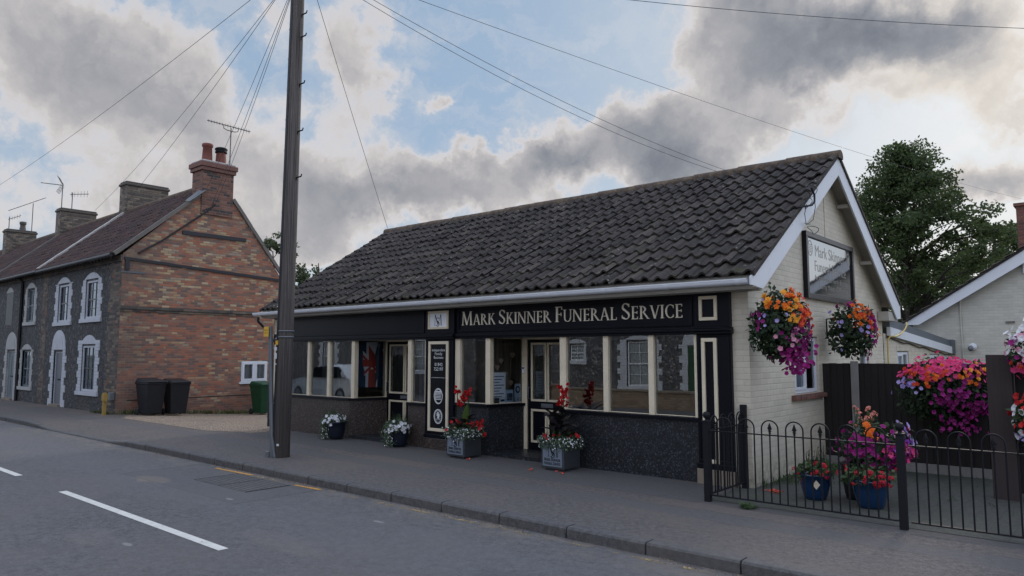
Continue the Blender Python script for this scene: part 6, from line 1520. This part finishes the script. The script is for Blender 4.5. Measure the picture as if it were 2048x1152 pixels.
def planter(label, x0, y0, seed, big):
    s = .42; r_ = thing('planter', label, 'planter', (x0 + s/2, y0 + s/2, 0), 'square lead-grey planters outside the shop')
    b = MB(); b.box(x0, x0 + s, y0, y0 + s, .03, .415); b.box(x0 + .04, x0 + s - .04, y0 + .04, y0 + s - .04, -.01, .03); bx = b.build('box', M['planter'], r_, .012)
    pf = on_front(y0); b = MB(); rect(b, x0 + .03, x0 + s - .03, .065, .39, pf, -.002, .006); fp_ = b.build('front_panel', M['planter_face'], bx, .002)
    b = MB(); monogram(x0 + s/2 + .01, .21, .19, b, pf, .0065); b.build('monogram', M['navy_panel'], fp_)
    b = MB(); serif_line('MARK SKINNER', x0 + .055, x0 + s - .055, .145, .045, .038, b, pf, .0065, .002); serif_line('FUNERAL SERVICE', x0 + .055, x0 + s - .055, .09, .042, .036, b, pf, .0065, .002); b.build('lettering', M['navy_panel'], fp_)
    b = MB(); b.box(x0 + .02, x0 + s - .02, y0 + .02, y0 + s - .02, .38, .425); b.build('soil', M['earth'], r_)
    e = .02; ring_ = [(x0 - e, y0 + s, .42), (x0 - e, y0 - e, .42), (x0 + s + e, y0 - e, .42), (x0 + s + e, y0 + s, .42)]
    trailer(r_, ring_, 1500, M['leaf_grey'], M['p_white'], .15, seed)
    c = Vector((x0 + s/2, y0 + s/2, .42)); rnd.seed(seed + 1)
    b = MB(); bf = MB(); bs = MB()
    for i in range(260): leaf(b, c + Vector((rnd.uniform(-.2, .2), rnd.uniform(-.2, .2), rnd.uniform(0, .12))), rdir() + UV * .5, UV, .07, .045)
    b.build('bedding_foliage', M['leaf_dark'], r_)
    b = MB(); nl = 26 if big else 11
    for i in range(nl):
        a = rnd.uniform(0, 2 * PI); t_ = rnd.uniform(.25, 1.0) if big else rnd.uniform(.5, 1.2); canna_leaf(b, c + Vector((rnd.gauss(0, .05), rnd.gauss(0, .05), rnd.uniform(.0, .42 if big else .25))), (math.cos(a), math.sin(a), t_), rnd.uniform(.32, .48) if big else rnd.uniform(.24, .36), rnd.uniform(.055, .085), rnd.uniform(.4, 1.3))
    b.build('canna_leaf', M['leaf_canna'], r_)
    if not big:
        b = MB(); canna_leaf(b, c + FV * .03 + UV * .12 + RV * .02, FV * .25 + UV + RV * .1, .38, .062, .3); b.build('green_canna_leaf', M['leaf_cannagreen'], r_)
    stems = [(c + RV * .04, .80)] if big else [(c - RV * .12, .70), (c + RV * .0, .56), (c + RV * .07, .66), (c - RV * .08, .50)]
    b = MB(); b2 = MB()
    for p, h in stems:
        b.tube([p, p + UV * h * .5 + RV * .01, p + UV * h], .008, 5); spike(b2, p + UV * (h - (.30 if big else .06)), .34 if big else .11, 34 if big else 8, .065 if big else .035)
    b.build('canna_stem', M['leaf_dark'], r_); b2.build('canna_bloom', M['p_red'], r_)
    b = MB()
    for i in range(16 if big else 26): petunia(b, c + RV * rnd.gauss(.02 if big else .08, .17) + FV * rnd.uniform(-.05, .2) + UV * rnd.uniform(.02, .14 if big else .2), FV + rdir() * .6 + UV * .4, .034)
    if not big:
        for i in range(16): petunia(b, c + RV * rnd.gauss(.30, .04) + FV * rnd.uniform(-.05, .05) + UV * rnd.uniform(-.08, .2), FV + RV * .5 + rdir() * .5, .034)
    b.build('red_blossom', M['p_red'], r_)
planter('square planter with red cannas and one bright green leaf beside the middle pilaster', -8.94, 8.62, 41, False)
planter('square planter with a big dark-leaved red canna before the right window', -6.91, 8.66, 51, True)
WG_ = 'white flower pots outside the left window'
def whitepot(label, x, y, seed, dx, shift):
    r_ = thing('flower_pot', label, 'flower pot', (x, y, 0), WG_); pot(r_, x + dx, y, .20, .36, M['navy_glaze'])
    mass(r_, (x, y - .02, .36), (.27, .26, .17), 900, .05, M['leaf_grey'], [('white', 'petunia', 28, shift, (.4, .3), .038)], seed=seed)
    b = MB(); b2 = MB(); rnd.seed(seed + 1)
    for i in range(900):
        h = rnd.random(); q = Vector((x, y, 0)) - RV * rnd.gauss(.13, .06) + FV * rnd.gauss(.12, .06) + UV * (.03 + .34 * h); leaf(b, q, rdir() - UV * .2, rdir(), .036, .02)
        if rnd.random() < .10: petunia(b2, q + FV * .02, FV + rdir() * .5, .011)
    b.build('trailing_foliage', M['leaf_grey'], r_); b2.build('bacopa_blossom', M['p_white'], r_)
    b = MB()
    for i in range(60):
        q = Vector((x, y, .45)) + RV * rnd.gauss(0, .10) + FV * rnd.gauss(0, .08); b.tube([q, q + UV * rnd.uniform(.06, .16) + rdir() * .05], .0022, 3, caps=False)
    b.build('grass_stem', M['leaf_mid'], r_)
whitepot('navy pot of white petunias under the leftmost window, showing the pot side', -12.62, 8.93, 61, .10, (.35, .4))
whitepot('bushy pot of white petunias in front of the left shop door', -10.66, 9.0, 71, .03, (.3, .1))
# ------------------------------------------------------------------ weeds, grass, fallen petals
def tuft(b, x, y, z, n, h, spread):
    for i in range(n):
        p = Vector((x + rnd.gauss(0, spread), y + rnd.gauss(0, spread), z)); d = (UV + rdir() * .7).normalized(); L = h * rnd.uniform(.4, 1.2)
        if d.z < .15: d.z = .3
        leaf(b, p, d, rdir(), L, L * .14)
rnd.seed(80); b = MB()
for i in range(150): y = rnd.uniform(8.4, 13.4); tuft(b, -22.2 + abs(rnd.gauss(0, .10)), y, gz(-22.2, y), 7, .16, .05)
for i in range(40): tuft(b, rnd.uniform(-23.6, -22.2), 8.2 - abs(rnd.gauss(0, .06)), 0, 6, .10, .05)
for i in range(30): tuft(b, rnd.uniform(-20.4, -20.0), rnd.uniform(12.0, 13.4), -.22, 7, .2, .06)
tag(b.build('wall_foot_grass', M['grass']), 'rough grass along the foot of the brick gable', 'grass', None, 'stuff')
b = MB()
for i in range(60): tuft(b, -3.8 + abs(rnd.gauss(0, .12)), rnd.uniform(9.3, 12), .004, 7, .10, .05)
for i in range(120): tuft(b, rnd.uniform(-3.6, 1.0), rnd.choice((12.0 - abs(rnd.gauss(0, .1)), rnd.uniform(9.5, 12))), .004, 4, .06, .04)
tag(b.build('paving_weeds', M['leaf_mid']), 'small weeds growing through the garden paving', 'weeds', None, 'stuff')
b = MB(); b2 = MB()
for i in range(46): a = rnd.uniform(0, 2 * PI); leaf(b, Vector((-3.42 + rnd.gauss(0, .04), 8.04 + rnd.gauss(0, .03), .005)), Vector((math.cos(a), math.sin(a), rnd.uniform(.15, .9))), UV, rnd.uniform(.06, .13), .028)
tag(b.build('pavement_weed', M['leaf_mid']), 'leafy green weed growing in front of the railing', 'weed')
b = MB()
for (x, y, n) in ((-6.95, 8.45, 5), (-6.45, 8.55, 7), (-8.4, 8.55, 3), (-3.55, 9.15, 26)):
    for i in range(n): leaf(b, Vector((x + rnd.gauss(0, .05), y + rnd.gauss(0, .035), .012)), Vector((rnd.uniform(-1, 1), rnd.uniform(-1, 1), .25)), UV, .045, .035)
tag(b.build('fallen_petals', M['p_coral']), 'fallen red and orange petals on the paving', 'petals', None, 'stuff')
rnd.seed(90); b = MB()
for i in range(1500):
    x = rnd.uniform(-14, 0); r = .006 * rnd.uniform(.5, 1.8); p = Vector((x, 5.97 - abs(rnd.gauss(0, .07)), ZR + .003)); a = rnd.uniform(0, 3)
    if mnoise.noise(Vector((x * .6, 3, 0))) < -.05: continue
    b.add([p + Vector((math.cos(a + k * 2.1) * r, math.sin(a + k * 2.1) * r, 0)) for k in range(3)] + [p + Vector((0, 0, r))], [(0, 1, 3), (1, 2, 3), (2, 0, 3)])
tag(b.build('gutter_grit', M['gravel']), 'loose pale grit lying along the kerb', 'grit', None, 'stuff')

# ------------------------------------------------------------------ trees
def tree(label, base, height, spread, crown_z, nb, nl, ls, m, seed, skew=(0, 0), group=None, flat=.35, shape=1.0, name='tree'):
    rnd.seed(seed); base = Vector(base); r_ = thing(name, label, 'tree', base, group)
    tr = MB(); H = height
    tops = [base + Vector((rnd.uniform(-.15, .15), rnd.uniform(-.15, .15), H * f)) for f in (0, .2, .4, .6, .8, .95)]
    tr.tube(tops, [H * .028, H * .024, H * .019, H * .013, H * .008, H * .003], 10)
    ends = []
    for i in range(nb):
        f = rnd.uniform(0, 1) ** .85; z = crown_z + (H - crown_z) * f
        env = spread * ((1 - f ** 2.5) ** .72 * (.82 + .18 * min(1, f * 3)) if shape == 2 else (math.sin(PI * min(1, (.10 + .80 * f) ** shape)) ** .75 if f < .97 else .15))
        a = rnd.uniform(0, 2 * PI); R = env * rnd.uniform(.35, 1.12) ** .8
        e = base + Vector((math.cos(a) * R + skew[0] * (1 - f), math.sin(a) * R + skew[1] * (1 - f), z + rnd.uniform(-.3, .3)))
        s = base + Vector((0, 0, max(H * .12, z - R * rnd.uniform(.35, .8))))
        mid = s.lerp(e, .55) + Vector((rnd.gauss(0, .15), rnd.gauss(0, .15), R * .10)); w = max(.02, R * .018)
        tr.tube([s, s.lerp(mid, .5), mid, e], [w * 1.3, w, w * .7, w * .25], 5)
        ends.append((mid.lerp(e, .2), e, R))
    tr.build('trunk', M['bark'], r_)
    b = MB(); per = max(1, nl // nb)
    for (s, e, R) in ends:
        cr = rnd.uniform(.45, .95) * spread * .26; nsub = 5
        subs = [s.lerp(e, rnd.uniform(.3, 1.08)) + rdir() * cr * .7 for _ in range(nsub)]
        for k in range(per):
            c = rnd.choice(subs); d = rdir(); q = c + Vector((d.x, d.y, d.z * flat * 1.6)) * cr * .62 * rnd.random() ** .45
            leaf(b, q, rdir() - UV * .25, (UV * .9 + rdir()), ls * rnd.uniform(.65, 1.3), ls * rnd.uniform(.5, .85))
    b.build('crown', m, r_); return r_
tree('big dark green broadleaf tree rising behind the two gables', (-8.5, 40.5, 0), 12.2, 4.45, 1.4, 170, 50000, .165, M['leaf_tree'], 101, (.7, .5), None, .38, 2, 'broadleaf_tree')
FT = 'trees in the gardens behind'
tree('small tree showing beyond the neighbouring roof by the brick chimney', (-6.4, 54.5, 0), 9.9, 3.2, 4.5, 34, 6500, .26, M['leaf_tree'], 102, group=FT)
tree('pale green tree between the brick gable and the pole', (-36.6, 21.6, 0), 7.9, 2.6, 2.0, 30, 6500, .2, M['leaf_far'], 103, group=FT)
tree('green tree over the shop roof just right of the pole', (-34.2, 23.0, 0), 7.15, 2.2, 2.0, 30, 5500, .2, M['leaf_far'], 104, group=FT)
tree('low tree in the gap behind the big tree and annex', (-9.5, 46, 0), 7.0, 4.0, 1.0, 36, 6000, .26, M['leaf_tree'], 105, group=FT)
